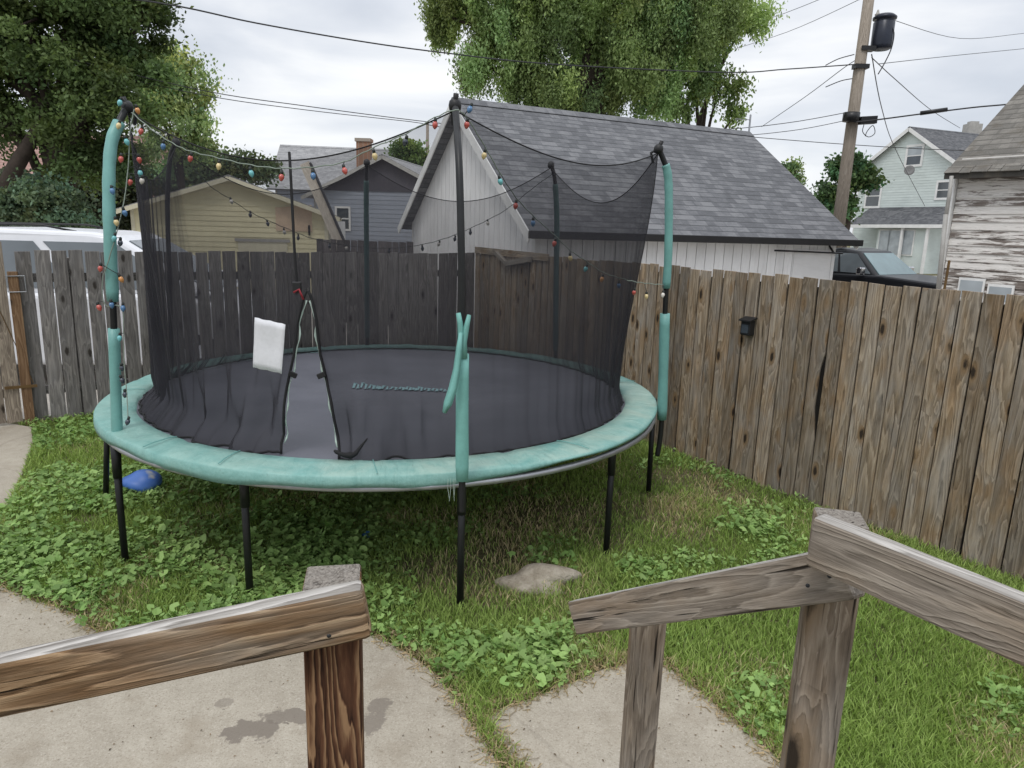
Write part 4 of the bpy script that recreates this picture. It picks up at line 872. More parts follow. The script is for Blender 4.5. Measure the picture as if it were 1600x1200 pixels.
# its porch: low wing with shed roof toward the viewer
def gpt(px, py, off):   # local point in a plane `off` in front of the gable wall
    t, z = inwall(gr, px, py, .35, off); return Vector((.35 - off, t, z))
a0, a1 = gpt(1322, 351, 2.2), gpt(1490, 351, 2.2); b0, b1 = gpt(1325, 325, .0), gpt(1500, 325, 0.)
b = MB(); vs = [a0, a1, Vector((.33, a1.y, b0.z)), Vector((.33, a0.y, b0.z))]; vs += [v - Vector((0, 0, .14)) for v in vs]
b.add(vs, [(0, 1, 2, 3), (7, 6, 5, 4), (0, 4, 5, 1), (1, 5, 6, 2), (2, 6, 7, 3), (3, 7, 4, 0)], [(v.y, v.x, 0) for v in vs]); pr_ = b.build('porch_roof', M['shingle_far'], gr)
b = MB(); b.plank(a0 - Vector((.02, 0, .1)), a1 - Vector((.02, 0, .1)), (0, 0, 1), .22, (1, 0, 0), .03); b.build('fascia', M['trim_white'], pr_)
c0, c1 = gpt(1372, 362, 1.8), gpt(1452, 362, 1.8); c0_, c1_ = sorted((c0.y, c1.y))
b = MB(); b.box(.35 - 1.8, .34, c0_, c1_, 0, a0.z - .15, rnd=.5); b.build('porch_wall', M['green_paint'], gr)
for pxa, pxb in ((1377, 1388), (1391, 1406), (1409, 1424)):
    p_, q_ = gpt(pxa, 360, 1.8), gpt(pxb, 398, 1.8); y0, y1 = sorted((p_.y, q_.y)); zz0, zz1 = sorted((p_.z, q_.z))
    b = MB(); b.box(.35 - 1.86, .35 - 1.8, y0 - .08, y1 + .08, zz0 - .08, zz1 + .08, rnd=.5); w_ = b.build('window', M['trim_white'], gr); b = MB(); b.box(.35 - 1.88, .35 - 1.86, y0, y1, zz0, zz1); b.build('pane', M['glass_pale'], w_)
for k in (-4.1, -2.2):
    b = MB(); b.box(-1.75, -1.60, k, k + .15, 0, a0.z - .15, 'z'); b.build('porch_post', M['trim_white'], gr)
p = dpt(1421, 266, 50.2); root = empty('satellite_dish', p); tag(root, 'grey dish under the attic window of the green house', 'satellite dish')
b = MB(); b.lathe(p, [(.0, -.10), (.18, -.06), (.33, .0), (.31, .02), (.17, -.03), (0., -.07)], 16, (-.3, -.9, .1)); b.build('reflector', M['dish'], root, True, local=at_root(root))
b = MB(); b.tube([p, p + Vector((.15, .5, -.2))], .03, 6); b.build('arm', M['dish'], root, local=at_root(root))
# weathered house at the right edge
d8 = (Vector((7.47, 11., 0)) - Vector((6.9, 12., 0))).normalized()
root = empty('weathered_house', (6.98, 12.0, 0)); tag(root, 'weathered house with peeling white boards and a worn roof at the right edge', 'house'); L = at_root(root)
E0 = dpt(1476, 270, 12.0); E1 = dpt(1602, 259, 11.0); ed = (E1 - E0); ed.z = 0; ed.normalize(); en = Vector((-ed.y, ed.x, 0)); en = en if en.x > 0 else -en   # en points away from us
E0z = E0.z; Eend = E0 + ed * 6; Eend.z = E0z
sl_ = .80
Rk0 = E0; apex_d = 3.4
b = MB(); Ls = 6.5; run = 4.2
va = [Rk0, Rk0 + ed * Ls, Rk0 + ed * Ls + en * run + Z * run * sl_, Rk0 + en * run + Z * run * sl_, Rk0 + en * 2 * run, Rk0 + ed * Ls + en * 2 * run]
for v in va: pass
hyp = math.hypot(1, sl_) * run
vs = []; g = []
for dzz in (0, -.10):
    for v, gg in zip(va, ((0, 0), (Ls, 0), (Ls, hyp), (0, hyp), (0, 2 * hyp), (Ls, 2 * hyp))): vs.append(v + Z * dzz); g.append((gg[0], gg[1], 0))
b.add(vs, [(0, 1, 2, 3), (3, 2, 5, 4), (9, 8, 7, 6), (10, 11, 8, 9), (0, 6, 7, 1), (4, 5, 11, 10), (0, 3, 9, 6), (3, 4, 10, 9), (1, 7, 8, 2), (2, 8, 11, 5)], g); wr = b.build('roof', M['shingle_brown'], root, local=L)
# ragged lower courses
b = MB()
s = .0
while s < Ls - .2:
    k = random.uniform(.16, .3); b.prism([(s, -.02 - random.uniform(0, .03)), (s + k - .01, -.02 - random.uniform(0, .03)), (s + k - .01, .14), (s, .14)], Rk0 + Z * .004 , ed, (en + Z * sl_).normalized(), (Z - en * sl_).normalized(), .012, grain=0); s += k
b.build('starter_shingles', M['shingle_brown'], wr, local=L)
W0 = Rk0 + ed * .10 + en * .28; W0.z = 0
b = MB(); zt = Rk0.z + .12; z = .0; k = 0
while z < zt:
    for (oo, uu, nn_, ww_) in ((W0, ed, -en, 6.2), (W0, en, -ed, 2 * run - .5)):
        s = 0.
        while s < ww_:
            wl = min(random.uniform(1.6, 3.4), ww_ - s); a_ = oo + uu * s + Z * z; c_ = oo + uu * (s + wl) + Z * z; hgt = .125
            vs = [a_, c_, c_ + Z * hgt, a_ + Z * hgt]; o4 = [a_ + nn_ * .026, c_ + nn_ * .026, c_ + Z * hgt + nn_ * .008, a_ + Z * hgt + nn_ * .008]; sd_ = random.random() * 60
            b.add(vs + o4, [(3, 2, 1, 0), (4, 5, 6, 7), (0, 1, 5, 4), (1, 2, 6, 5), (2, 3, 7, 6), (3, 0, 4, 7)], [(q_ + sd_, r_ + sd_ * .3, 0) for q_, r_ in ((0, 0), (wl, 0), (wl, hgt), (0, hgt))] * 2, random.random()); s += wl + .004
    z += .125; k += 1
b.build('board_wall', M['peeling'], root, local=L)
b = MB(); b.prism([(.0, Rk0.z + .1), (2 * run - .5, Rk0.z + .1), (run - .28, Rk0.z + .1 + (run - .3) * sl_)], W0 + ed * .03, en, Z, ed, .1); b.build('gable_boards', M['peeling'], root, local=L)
b = MB(); b.plank(W0 - en * .03 - ed * .03, W0 - en * .03 - ed * .03 + Z * (zt - .1), en, .1, ed, .03); b.build('corner_board', M['trim_white'], root, local=L)
ct = MB(); ct.tube([dpt(1478, 335, 11.8), dpt(1466, 452, 11.7)], .035, 8); ct.tube([dpt(1487, 275, 11.85), dpt(1484, 300, 11.83), dpt(1478, 338, 11.8)], .03, 8); ct.build('downspout', M['trim_grey'], root, True, local=L)
for (x0_, y0_, x1_, y1_, mk) in ((1500, 433, 1535, 456, 'glass_pale'), (1545, 443, 1581, 462, 'glass_pale')):
    P0 = W0 - en * .03; A = on_wall(x0_, y0_, P0, ed); Bq = on_wall(x1_, y1_ + 14, P0, ed); b = MB(); u0_, u1_ = (A - P0).dot(ed), (Bq - P0).dot(ed)
    b.prism([(u0_, Bq.z), (u1_, Bq.z), (u1_, A.z), (u0_, A.z)], P0, ed, Z, -en, .02, rnd=.5); pn_ = b.build('window', M['trim_white'], root, local=L)
    b = MB(); b.prism([(u0_ + .03, Bq.z + .03), (u1_ - .03, Bq.z + .03), (u1_ - .03, A.z - .04), (u0_ + .03, A.z - .04)], P0 - en * .02, ed, Z, -en, .006, rnd=.5); b.build('pane', M[mk], pn_, local=L)
A = dpt(1483, 409, 9.2); b = MB(); b.tube([A, Vector((A.x - .02, A.y, .0))], .016, 8); b.lathe(A - Z * .005, [(.016, 0), (.02, .01), (.008, .025)], 8); tag(b.build('metal_stake', M['rust']), 'thin rusty stake standing behind the fence by the peeling wall', 'stake')

# ------------------------------------------------------------------ vehicles
def wheel(root, x, y, r, s):
    b = MB(); b.lathe((x, y - s * .11, r), [(r * .66, 0), (r * .94, .0), (r, .03), (r, .19), (r * .94, .22), (r * .66, .22)], 24, (0, s, 0)); w_ = b.build('wheel', M['rubber'], root, True)
    b = MB(); b.lathe((x, y - s * .02, r), [(.04, .10), (r * .2, .11), (r * .55, .10), (r * .66, .135)], 16, (0, s, 0)); b.build('rim', M['chrome'], w_, True)
def car(name, label, cat, loc, rz, lower, cab, paint_, hw, glassm, sidew, roofhw, wheels, wr_=.36, extra=None):
    root = empty(name, loc, rz); tag(root, label, cat); Y_ = Vector((0, 1, 0))
    b = MB(); b.prism(lower, (0, -hw, 0), (1, 0, 0), (0, 0, 1), (0, 1, 0), 2 * hw, rnd=.5); b.build('body', M[paint_], root, bevel=.07, seg=3)
    # cabin: frustum with curved roof. cab = (x_rear_base, x_rear_top, x_front_top, x_front_base, z_base, z_top)
    xa, xb, xc, xd, z0, z1 = cab; b = MB(); hb, ht = hw - .06, roofhw
    st = [(xa, z0, hb), (xb, z1 - .04, ht), (xb + .25, z1, ht), ((xb + xc) / 2, z1 + .03, ht), (xc - .3, z1 + .01, ht), (xc, z1 - .03, ht), (xd, z0, hb)]
    vs = [(x_, -h_, z_) for x_, z_, h_ in st] + [(x_, h_, z_) for x_, z_, h_ in st]; k = len(st)
    fs = [tuple(range(k)), tuple(range(k, 2 * k))[::-1]] + [(i, (i + 1) % k, k + (i + 1) % k, k + i) for i in range(k)]
    b.add(vs, fs); cb = b.build('cabin', M[paint_], root, bevel=.06, seg=3)
    def quad(nm, a_, b2_, c_, d_, mk, off):
        nrm = (b2_ - a_).cross(c_ - a_).normalized(); 
        if nrm.dot((a_ + c_) / 2 - Vector(((xa + xd) / 2, 0, z0))) < 0: nrm = -nrm
        q_ = MB(); V_ = [p_ + nrm * off for p_ in (a_, b2_, c_, d_)]; q_.add(V_ + [p_ - nrm * .02 for p_ in V_], [(0, 1, 2, 3), (7, 6, 5, 4), (0, 4, 5, 1), (1, 5, 6, 2), (2, 6, 7, 3), (3, 7, 4, 0)]); q_.build(nm, M[mk], root)
    V3 = Vector
    def fz(f): return z0 + (z1 - z0) * f
    def hwid(f): return hb + (ht - hb) * f
    def xfr(f): return xd + (xc - xd) * f
    def xre(f): return xa + (xb - xa) * f
    quad('windscreen', V3((xfr(.08), -hwid(.08) + .08, fz(.08))), V3((xfr(.08), hwid(.08) - .08, fz(.08))), V3((xfr(.9), hwid(.9) - .08, fz(.9) - .02)), V3((xfr(.9), -hwid(.9) + .08, fz(.9) - .02)), glassm, .012)
    quad('rear_window', V3((xre(.15), -hwid(.15) + .1, fz(.15))), V3((xre(.15), hwid(.15) - .1, fz(.15))), V3((xre(.85), hwid(.85) - .1, fz(.85) - .02)), V3((xre(.85), -hwid(.85) + .1, fz(.85) - .02)), 'car_glass', .012)
    for s_ in (-1, 1):
        for (p_, q_, rr_) in sidew:   # fractions along the cabin
            def X_(f, g): return xre(g) + .08 + (xfr(g) - .10 - xre(g) - .08) * f
            quad('side_window', V3((X_(p_, .1), s_ * hwid(.1), fz(.1))), V3((X_(q_, .1), s_ * hwid(.1), fz(.1))), V3((X_(q_, .84), s_ * hwid(.84), fz(.84))), V3((X_(p_, .84), s_ * hwid(.84), fz(.84))), rr_, .012)
        for x_ in wheels: wheel(root, x_, s_ * (hw - .07), wr_, s_)
        b = MB(); b.obox((xfr(.15) - .25, s_ * (hw + .10), z0 + .12), (1, 0, 0), (0, 1, 0), (0, 0, 1), .06, .10, .085); b.build('wing_mirror', M['chrome' if 'pickup' in name else paint_], root, bevel=.03)
        b = MB(); fx = max(p_[0] for p_ in lower); b.obox((fx - .03, s_ * (hw - .26), z0 - .32), (0, 1, 0), (1, 0, 0), (0, 0, 1), .17, .05, .10); b.build('headlight', M['lens'], root, bevel=.02)
        b = MB(); rx = min(p_[0] for p_ in lower); b.obox((rx + .02, s_ * (hw - .15), z0 - .28), (0, 0, 1), (1, 0, 0), (0, 1, 0), .16, .05, .08); b.build('tail_light', M['red_plastic'], root, bevel=.02)
    b = MB(); fx = max(p_[0] for p_ in lower); b.obox((fx + .005, 0, z0 - .36), (0, 1, 0), (1, 0, 0), (0, 0, 1), hw - .46, .03, .14); b.build('grille', M['interior'], root, bevel=.02)
    b = MB(); b.obox((fx + .02, 0, .52), (0, 1, 0), (1, 0, 0), (0, 0, 1), hw - .06, .09, .11); b.build('bumper', M['chrome' if 'pickup' in name else paint_], root, bevel=.04)
    return root
suv = car('parked_minivan', 'white minivan parked behind the left end of the grey fence', 'minivan', (-5.75, 9.75, 0), R(9),
    [(-2.45, .32), (2.1, .30), (2.45, .42), (2.5, .78), (2.25, .98), (1.35, 1.22), (-2.48, 1.22), (-2.55, .7)], (-2.40, -2.12, .60, 1.80, 1.20, 1.965), 'car_white', .98, 'car_glass', [(.02, .30, 'car_glass'), (.34, .62, 'car_glass'), (.66, .96, 'car_glass')], .74, (-1.6, 1.55))
for s_ in (-.66, .66):
    b = MB(); b.tube([(-1.7, s_, 1.96), (-1.6, s_, 2.03), (-.3, s_, 2.04), (.1, s_, 1.97)], .014, 6); b.build('roof_rail', M['gutter'], suv, True)
pk = car('parked_pickup', 'black pickup truck parked between the white garage and the peeling house', 'pickup truck', (8.25, 17.2, 0), R(-55),
    [(-2.75, .50), (2.2, .46), (2.62, .60), (2.66, 1.08), (2.5, 1.30), (1.0, 1.40), (.9, 1.40), (-.85, 1.36), (-.9, 1.32), (-2.8, 1.32)], (-.85, -.62, .30, .95, 1.35, 1.93), 'car_black', .98, 'shield_glass', [(.04, .45, 'car_glass'), (.50, .97, 'car_glass')], .70, (-1.7, 1.75), .40)

# ------------------------------------------------------------------ utility poles and wires
PY = 19.0
def upole(name, label, px_top, px_bot, Y, r0_, r1_, zt=None, cross=False):
    t_, b_ = dpt(*px_top, Y), dpt(*px_bot, Y); root = empty(name, (b_.x, b_.y, 0)); tag(root, label, 'utility pole')
    q = MB(); q.tube([(b_.x, b_.y, 0), (b_.x + (t_.x - b_.x) * .5, b_.y, (zt or t_.z) * .5), (t_.x, t_.y, zt or t_.z)], [r0_, (r0_ + r1_) / 2, r1_], 14, rnd=.5); q.build('pole', M['pole_wood'], root, True, local=at_root(root))
    if cross:
        q = MB(); q.plank((t_.x - 1.1, t_.y, t_.z - .35), (t_.x + 1.1, t_.y, t_.z - .3), (0, 0, 1), .13, (0, 1, 0), .1); q.build('crossarm', M['pole_wood'], root, local=at_root(root))
    return root
up = upole('utility_pole', 'tall wooden utility pole carrying a black transformer above the white garage', (1358, 0), (1310, 345), PY, .172, .118, 9.6); LU = at_root(up)
c = dpt(1376, 78, PY) - Vector((0, .0, 0)); b = MB(); b.lathe((c.x, c.y, c.z), [(.19, 0), (.235, .03), (.245, .10), (.245, .62), (.225, .64), (.225, .68), (.27, .69), (.275, .74), (.20, .80), (.06, .83)], 20); tr = b.build('transformer', M['transformer'], up, True, local=LU)
c2 = dpt(1371, 25, PY); b = MB(); b.lathe(c2 - Z * .12, [(.03, 0), (.07, .03), (.045, .06), (.075, .09), (.045, .12), (.07, .15), (.04, .18), (.02, .26)], 10); b.build('insulator', M['trim_grey'], tr, True, local=LU)
for (x, y) in ((1352, 77), (1342, 105)): 
    b = MB(); p = dpt(x, y, PY); b.obox(p + Vector((.02, -.05, .0)), (1, 0, 0), (0, 1, 0), (0, 0, 1), .17, .12, .05); b.build('bracket', M['gutter'], up, local=LU)
b = MB(); P = [dpt(1392, 40, PY - .2), dpt(1397, 52, PY - .2), dpt(1393, 75, PY - .2), dpt(1383, 97, PY - .2), dpt(1372, 116, PY - .2)]; b.tube(lerp_path(P, 5), .014, 5); b.build('drop_lead', M['tar'], up, True, local=LU)
b = MB(); b.obox(dpt(1356, 188, PY - .25), (1, 0, .08), (0, 1, 0), (0, 0, 1), .20, .08, .09); b.tube([dpt(1328, 184, PY - .25), dpt(1345, 184, PY - .25)], .03, 6)
P = [dpt(1350, 195, PY - .25), dpt(1348, 206, PY - .25), dpt(1357, 214, PY - .25), dpt(1367, 208, PY - .25), dpt(1364, 196, PY - .25), dpt(1355, 205, PY - .25), dpt(1352, 213, PY - .25)]; b.tube(lerp_path(P, 4), .010, 5); b.build('splice_box', M['gutter'], up, local=LU)
b = MB(); b.tube([dpt(1331, 176, PY - .2), dpt(1329, 190, PY - .2)], .20, 12); b.build('pole_band', M['gutter'], up, True, local=LU)
upole('utility_pole', 'distant utility pole with a crossarm above the pale roof', (498, 240), (498, 300), 80, .2, .16, None, True)
upole('utility_pole', 'second distant utility pole left of the white garage roof', (668, 192), (668, 300), 60, .16, .12, None, False)
upole('utility_pole', 'small faint utility pole beside the distant crossarm pole', (506, 250), (506, 300), 105, .2, .16, None, True)
def wire(label, pts, r=.011, grp='overhead lines'):
    P = [dpt(*p) for p in pts]; b = MB(); b.tube(lerp_path(P, 6), r, 5); o = b.build('overhead_wire', M['tar'], None, True); tag(o, label, 'wire', grp); return o
wire('thick dark cable dropping across the upper left sky into the tree', [(-60, -35, 12.), (245, 4, 13), (400, 36, 14), (560, 64, 15), (690, 82, 16), (860, 100, 17), (1130, 113, 18.5), (1230, 108, 18.8), (1345, 100, 19.)], .014)
wire('pale thin wire crossing the sky between dark tree and roof ridge', [(100, 90, 14.), (320, 142, 15), (480, 166, 16), (640, 187, 17), (740, 197, 17.5), (900, 204, 18), (1110, 203, 18.5), (1230, 192, 18.8), (1332, 174, 19.)], .009)
wire('thin wire running just under the pale one to the roof ridge', [(100, 100, 14.2), (320, 149, 15.2), (480, 172, 16.2), (640, 190, 17.2), (740, 202, 17.6), (1100, 212, 18.4), (1230, 205, 18.8), (1332, 186, 19.)], .008)
wire('cable with a black splice leading right from the pole', [(1330, 187, 18.8), (1345, 190, 18.6), (1440, 178, 18.3), (1520, 168, 18.), (1600, 160, 17.7), (1720, 140, 17.3)], .018)
b = MB(); b.tube([dpt(1438, 177, 18.3), dpt(1480, 171, 18.15)], .05, 8); tag(b.build('cable_splice', M['gutter'], None, True), 'short thick black sleeve on the cable above the green house', 'cable splice')
wire('low wire passing in front of the green house gable', [(1150, 212, 24.), (1300, 224, 23), (1450, 233, 22), (1600, 237, 21), (1750, 236, 20)], .011)
wire('wire slanting from the pole down to the green house porch', [(1362, 85, 18.9), (1378, 170, 24), (1400, 235, 33), (1445, 322, 48)], .014)
wire('wire slanting from the transformer toward the roof edge right', [(1362, 90, 18.9), (1400, 125, 22), (1455, 172, 30), (1500, 200, 40)], .012)
wire('service wire slanting left from the pole behind the centre tree', [(1348, 88, 19.), (1320, 105, 19.5), (1260, 150, 22), (1190, 198, 26)], .010)
wire('faint high wire at the top left of the pole', [(1350, -30, 19.), (1200, 30, 24), (1050, 75, 30)], .008)
wire('fainter high wire just below the top one', [(1352, -5, 19.), (1230, 50, 24), (1120, 85, 30)], .008)
wire('upper faint wire running right from the transformer', [(1372, 100, 19.), (1480, 88, 24), (1600, 76, 28), (1700, 66, 30)], .009)
wire('lower faint wire running right past the transformer', [(1392, 30, 19.), (1500, 60, 24), (1600, 52, 28), (1700, 40, 30)], .008)
wire('short lead tied to the left side of the pole', [(1335, 85, 19.), (1310, 92, 19.2), (1290, 102, 19.5)], .012)
wire('short lower lead tied to the left side of the pole', [(1338, 122, 19.), (1315, 126, 19.2), (1290, 136, 19.5)], .012)

# ------------------------------------------------------------------ trees
def crown(ells, nsub, nleaf, size, base, var, droop=0., seed=1, sig=.45, aspect=1.6, flat=.7):
    rg = np.random.default_rng(seed); C_ = []; cl = []
    vol = np.array([e_[3] * e_[4] * e_[5] for e_ in ells]) ** .75; vol /= vol.sum()
    for e_, f in zip(ells, vol):
        k = max(3, int(nsub * f)); d = rg.normal(size=(k, 3)); d /= np.linalg.norm(d, axis=1)[:, None]; rad = rg.random(k) ** .45
        C_.append(np.array(e_[:3]) + d * rad[:, None] * np.array(e_[3:6]))
    C_ = np.concatenate(C_); k = len(C_); w = rg.random(k) + .4; w /= w.sum(); idx = rg.choice(k, nleaf, p=w)
    off = rg.normal(size=(nleaf, 3)) * sig * rg.uniform(.5, 1.3, k)[idx][:, None] * np.array([1, 1, flat])
    if droop: t = rg.random(nleaf) ** 1.3; off[:, 2] -= t * droop; off[:, :2] *= (1 - .55 * t)[:, None]
    P = C_[idx] + off
    a = rg.normal(size=(nleaf, 3)); 
    if droop: a[:, 2] -= 1.4
    a /= np.linalg.norm(a, axis=1)[:, None]; b_ = rg.normal(size=(nleaf, 3)); b_ -= a * (a * b_).sum(1)[:, None]; b_ /= np.linalg.norm(b_, axis=1)[:, None]
    s = size * rg.uniform(.6, 1.35, nleaf)[:, None]
    V = np.stack([P - a * s * aspect * .5, P + b_ * s * .5, P + a * s * aspect * .5, P - b_ * s * .5], 1).reshape(-1, 3)
    tone = (rg.uniform(.55, 1.5, k) ** 1.0)[idx] * rg.uniform(.82, 1.18, nleaf); hue = rg.normal(0, .2, k)[idx] + rg.normal(0, .05, nleaf)
    col_ = np.array(base)[None] * tone[:, None]; col_[:, 0] *= 1 + hue * var; col_[:, 2] *= 1 - hue * var; col_ = np.clip(col_, .004, .6)
    return V, np.arange(nleaf * 4).reshape(-1, 4), np.repeat(col_, 4, 0), C_
def tree(name, label, base_xy, ells, nsub, nleaf, size, col_, var=.8, droop=0., seed=1, sig=.45, trunk=(.3, .08), trunk_top=None, limbs=24, group=None, aspect=1.6, extra_limbs=(), flat=.7, cat='tree'):
    root = empty(name, (*base_xy, 0)); tag(root, label, cat, group)
    V, Fc, Cc, C_ = crown(ells, nsub, nleaf, size, col_, var, droop, seed, sig, aspect, flat)
    V = V - np.array([*base_xy, 0]); fast('crown', V, Fc, Cc, M['leaf'], root)
    rg = np.random.default_rng(seed + 5); b = MB(); bx, by = base_xy; tt = trunk_top or (bx, by, min(e_[2] for e_ in ells)); T0, T1 = Vector((bx, by, -.05)), Vector(tt)
    n = 8; tp_ = [T0.lerp(T1, i / n) + Vector((math.sin(i * 1.3 + seed) * .05, math.cos(i * 1.7) * .05, 0)) * (i > 0) for i in range(n + 1)]; b.tube(tp_, [trunk[0] * (1.25 if i == 0 else 1) + (trunk[1] - trunk[0]) * (i / n) * .6 for i in range(n + 1)], 10)
    hubs = []
    for e_ in ells:
        c_ = Vector(e_[:3]); s_ = tp_[min(n, 4 + int(rg.integers(0, 5)))]; mid_ = s_.lerp(c_, .5) + Vector((0, 0, .25 * (c_ - s_).length * .4)); pth = lerp_path([s_, mid_, c_], 4); b.tube(pth, [trunk[1] * 1.1 * (1 - .75 * i / (len(pth) - 1)) for i in range(len(pth))], 6); hubs.append(c_)
    for i in rg.choice(len(C_), min(limbs, len(C_)), replace=False):
        q_ = Vector(C_[i]); h = min(hubs, key=lambda a_: (a_ - q_).length); m_ = h.lerp(q_, .5) + Vector((rg.normal() * .15, rg.normal() * .15, .1)); b.tube([h, m_, q_], [trunk[1] * .4, trunk[1] * .25, trunk[1] * .08], 5)
    for pts, rads in extra_limbs: b.tube([dpt(*p) for p in pts], rads, 8)
    b.build('trunk', M['bark'], root, True, local=at_root(root)); return root
def E(px, py, Y, rx, ry, rz): p = dpt(px, py, Y); return (p.x, p.y, p.z, rx, ry, rz)
# the big dark juniper at the left
YJ = 15.
tree('juniper_tree', 'big dark evergreen tree filling the upper left corner', (dpt(60, 300, YJ).x, YJ), [E(40, 30, YJ, 1.9, 1.6, 1.3), E(170, 60, YJ, 1.05, 1.3, 1.1), E(120, -60, YJ, 1.9, 1.8, 1.4), E(-120, 60, YJ, 1.9, 1.7, 1.6), E(0, 150, YJ, 1.6, 1.3, .9), E(150, 170, YJ, 1.15, 1.3, .95), E(215, 150, YJ - .3, .55, .8, .75), E(215, 245, YJ, .45, .8, .5), E(120, 260, YJ, .9, 1.0, .45), E(-90, 250, YJ, 1.3, 1.2, .8), E(225, 20, YJ, .35, .7, .55), E(200, 100, YJ, .7, .9, .6), E(-40, -100, YJ, 2.2, 2., 1.5)],
    300, 210000, .05, (.108, .155, .054), .3, 0., 3, .21, (.26, .12), (dpt(90, 190, YJ).x, YJ, dpt(90, 190, YJ).z), 60, None, 1.9, extra_limbs=[([(-10, 330, YJ - .4), (25, 260, YJ - .4), (60, 200, YJ - .3), (85, 140, YJ)], [.17, .15, .11, .06]), ([(40, 235, YJ - .3), (0, 180, YJ), (-40, 120, YJ)], [.1, .07, .03])])
YL = 24.
tree('broadleaf_tree', 'light green feathery tree showing right of the dark evergreen', (dpt(285, 300, YL).x, YL), [E(290, 130, YL, .75, .9, 1.0), E(275, 85, YL, .5, .7, .5), E(310, 200, YL, .6, .8, .6), E(270, 230, YL, .9, .8, .6), E(240, 130, YL, .9, .9, 1.2)], 90, 17000, .075, (.34, .42, .18), .5, .35, 8, .28, (.16, .06), None, 30)
YC = 21.
tree('willow_tree', 'large drooping light green tree rising behind the white garage roof', (dpt(890, 330, YC).x, YC), [E(800, -40, YC, 2.3, 2., 1.6), E(960, -60, YC, 2.6, 2., 1.8), E(790, 60, YC, 1.25, 1.3, 1.1), E(920, 50, YC, 1.8, 1.4, 1.2), E(1010, 60, YC, 1.3, 1.3, 1.1), E(860, 120, YC, 1.2, 1.2, .6), E(985, 120, YC, 1.2, 1.2, .7), E(1100, -10, YC, 1.3, 1.2, .8), E(680, -12, YC, .8, 1., .45), E(1130, 40, YC, .6, .9, .7), E(745, 90, YC, .5, .8, .5), E(1165, -5, YC, .6, .8, .4), E(1060, 20, YC, 1.0, 1.2, 1.2), E(1045, 110, YC, .6, .9, .6), E(1095, 80, YC, .5, .8, .6), E(900, 150, YC, 1.3, 1.1, .4), E(700, 25, YC, .5, .9, .4)],
    330, 300000, .044, (.26, .35, .135), .3, .75, 21, .23, (.42, .16), (dpt(890, 150, YC).x, YC, dpt(890, 150, YC).z), 60, None, 2.3)
tree('willow_branch_tree', 'thin half bare tree with sparse foliage right of the willow', (dpt(1085, 330, YC + 2).x, YC + 2), [E(1120, 30, YC + 1, .9, .8, .9), E(1125, 130, YC + 1, .9, .6, .35), E(1080, 100, YC + 1, .6, .7, .5), E(1155, 170, YC + 1, .35, .4, .25), E(1060, 165, YC + 1, .6, .6, .3), E(1175, 20, YC + 1, .35, .5, .3)], 110, 11500, .062, (.22, .30, .11), .3, .4, 31, .2, (.14, .07), None, 70, None, 2.)
tree('sapling_tree', 'small round tree between the blue house and white garage', (dpt(640, 300, 46).x, 46.), [E(632, 240, 46, .8, .8, .9), E(652, 248, 46, .9, .8, .9), E(640, 275, 46, 1.4, 1., 1.)], 50, 9000, .13, (.13, .20, .06), .6, 0, 41, .3, (.14, .06), None, 12)
tree('maple_tree', 'green tree standing left of the tall utility pole', (dpt(1325, 340, 40).x, 40.), [E(1318, 262, 40, .9, .9, .5), E(1300, 300, 40, .6, .8, .8), E(1335, 262, 40, .7, .8, .6), E(1308, 325, 40, .8, .8, .6), E(1345, 280, 40, .6, .8, .7), E(1293, 312, 40, .35, .4, .3)], 70, 12000, .15, (.075, .13, .05), .6, 0, 43, .28, (.2, .08), None, 16)
tree('poplar_tree', 'faint pale green treetop peeking over the garage roof slope', (dpt(1240, 300, 60).x, 60.), [E(1238, 268, 60, .9, .9, .8), E(1225, 290, 60, 1.2, .9, .8)], 40, 5000, .16, (.2, .28, .12), .5, 0, 47, .3, (.2, .08), None, 8)
tree('shrub', 'bluish green bush behind the minivan under the dark tree', (dpt(60, 350, 13.5).x, 13.5), [E(20, 330, 13.5, .6, .5, .35), E(75, 318, 13.5, .55, .5, .38), E(110, 345, 13.5, .4, .4, .25), E(50, 350, 13.5, .8, .5, .35)], 80, 16000, .05, (.12, .17, .10), .5, 0, 53, .14, (.06, .03), None, 20, cat='shrub')
tree('background_tree', 'shadowy tree behind the left roof of the yellow garage', (dpt(330, 320, 32).x, 32.), [E(320, 262, 32, 1.1, 1., .7), E(370, 262, 32, 1.0, 1., .5), E(410, 268, 32, .6, .8, .4), E(270, 280, 32, 1.5, 1., .7)], 80, 14000, .12, (.10, .14, .07), .6, 0, 59, .3, (.2, .08), None, 10)
tree('hedge_tree', 'dark leafy tree low behind the minivan and left pole', (dpt(150, 330, 22).x, 22.), [E(150, 300, 22, 1.6, 1., .5), E(100, 318, 22, 1.2, 1., .5), E(30, 300, 22, .8, 1., .4), E(190, 330, 22, .7, .8, .6)], 90, 16000, .10, (.06, .07, .04), .6, 0, 61, .28, (.2, .08), None, 14)

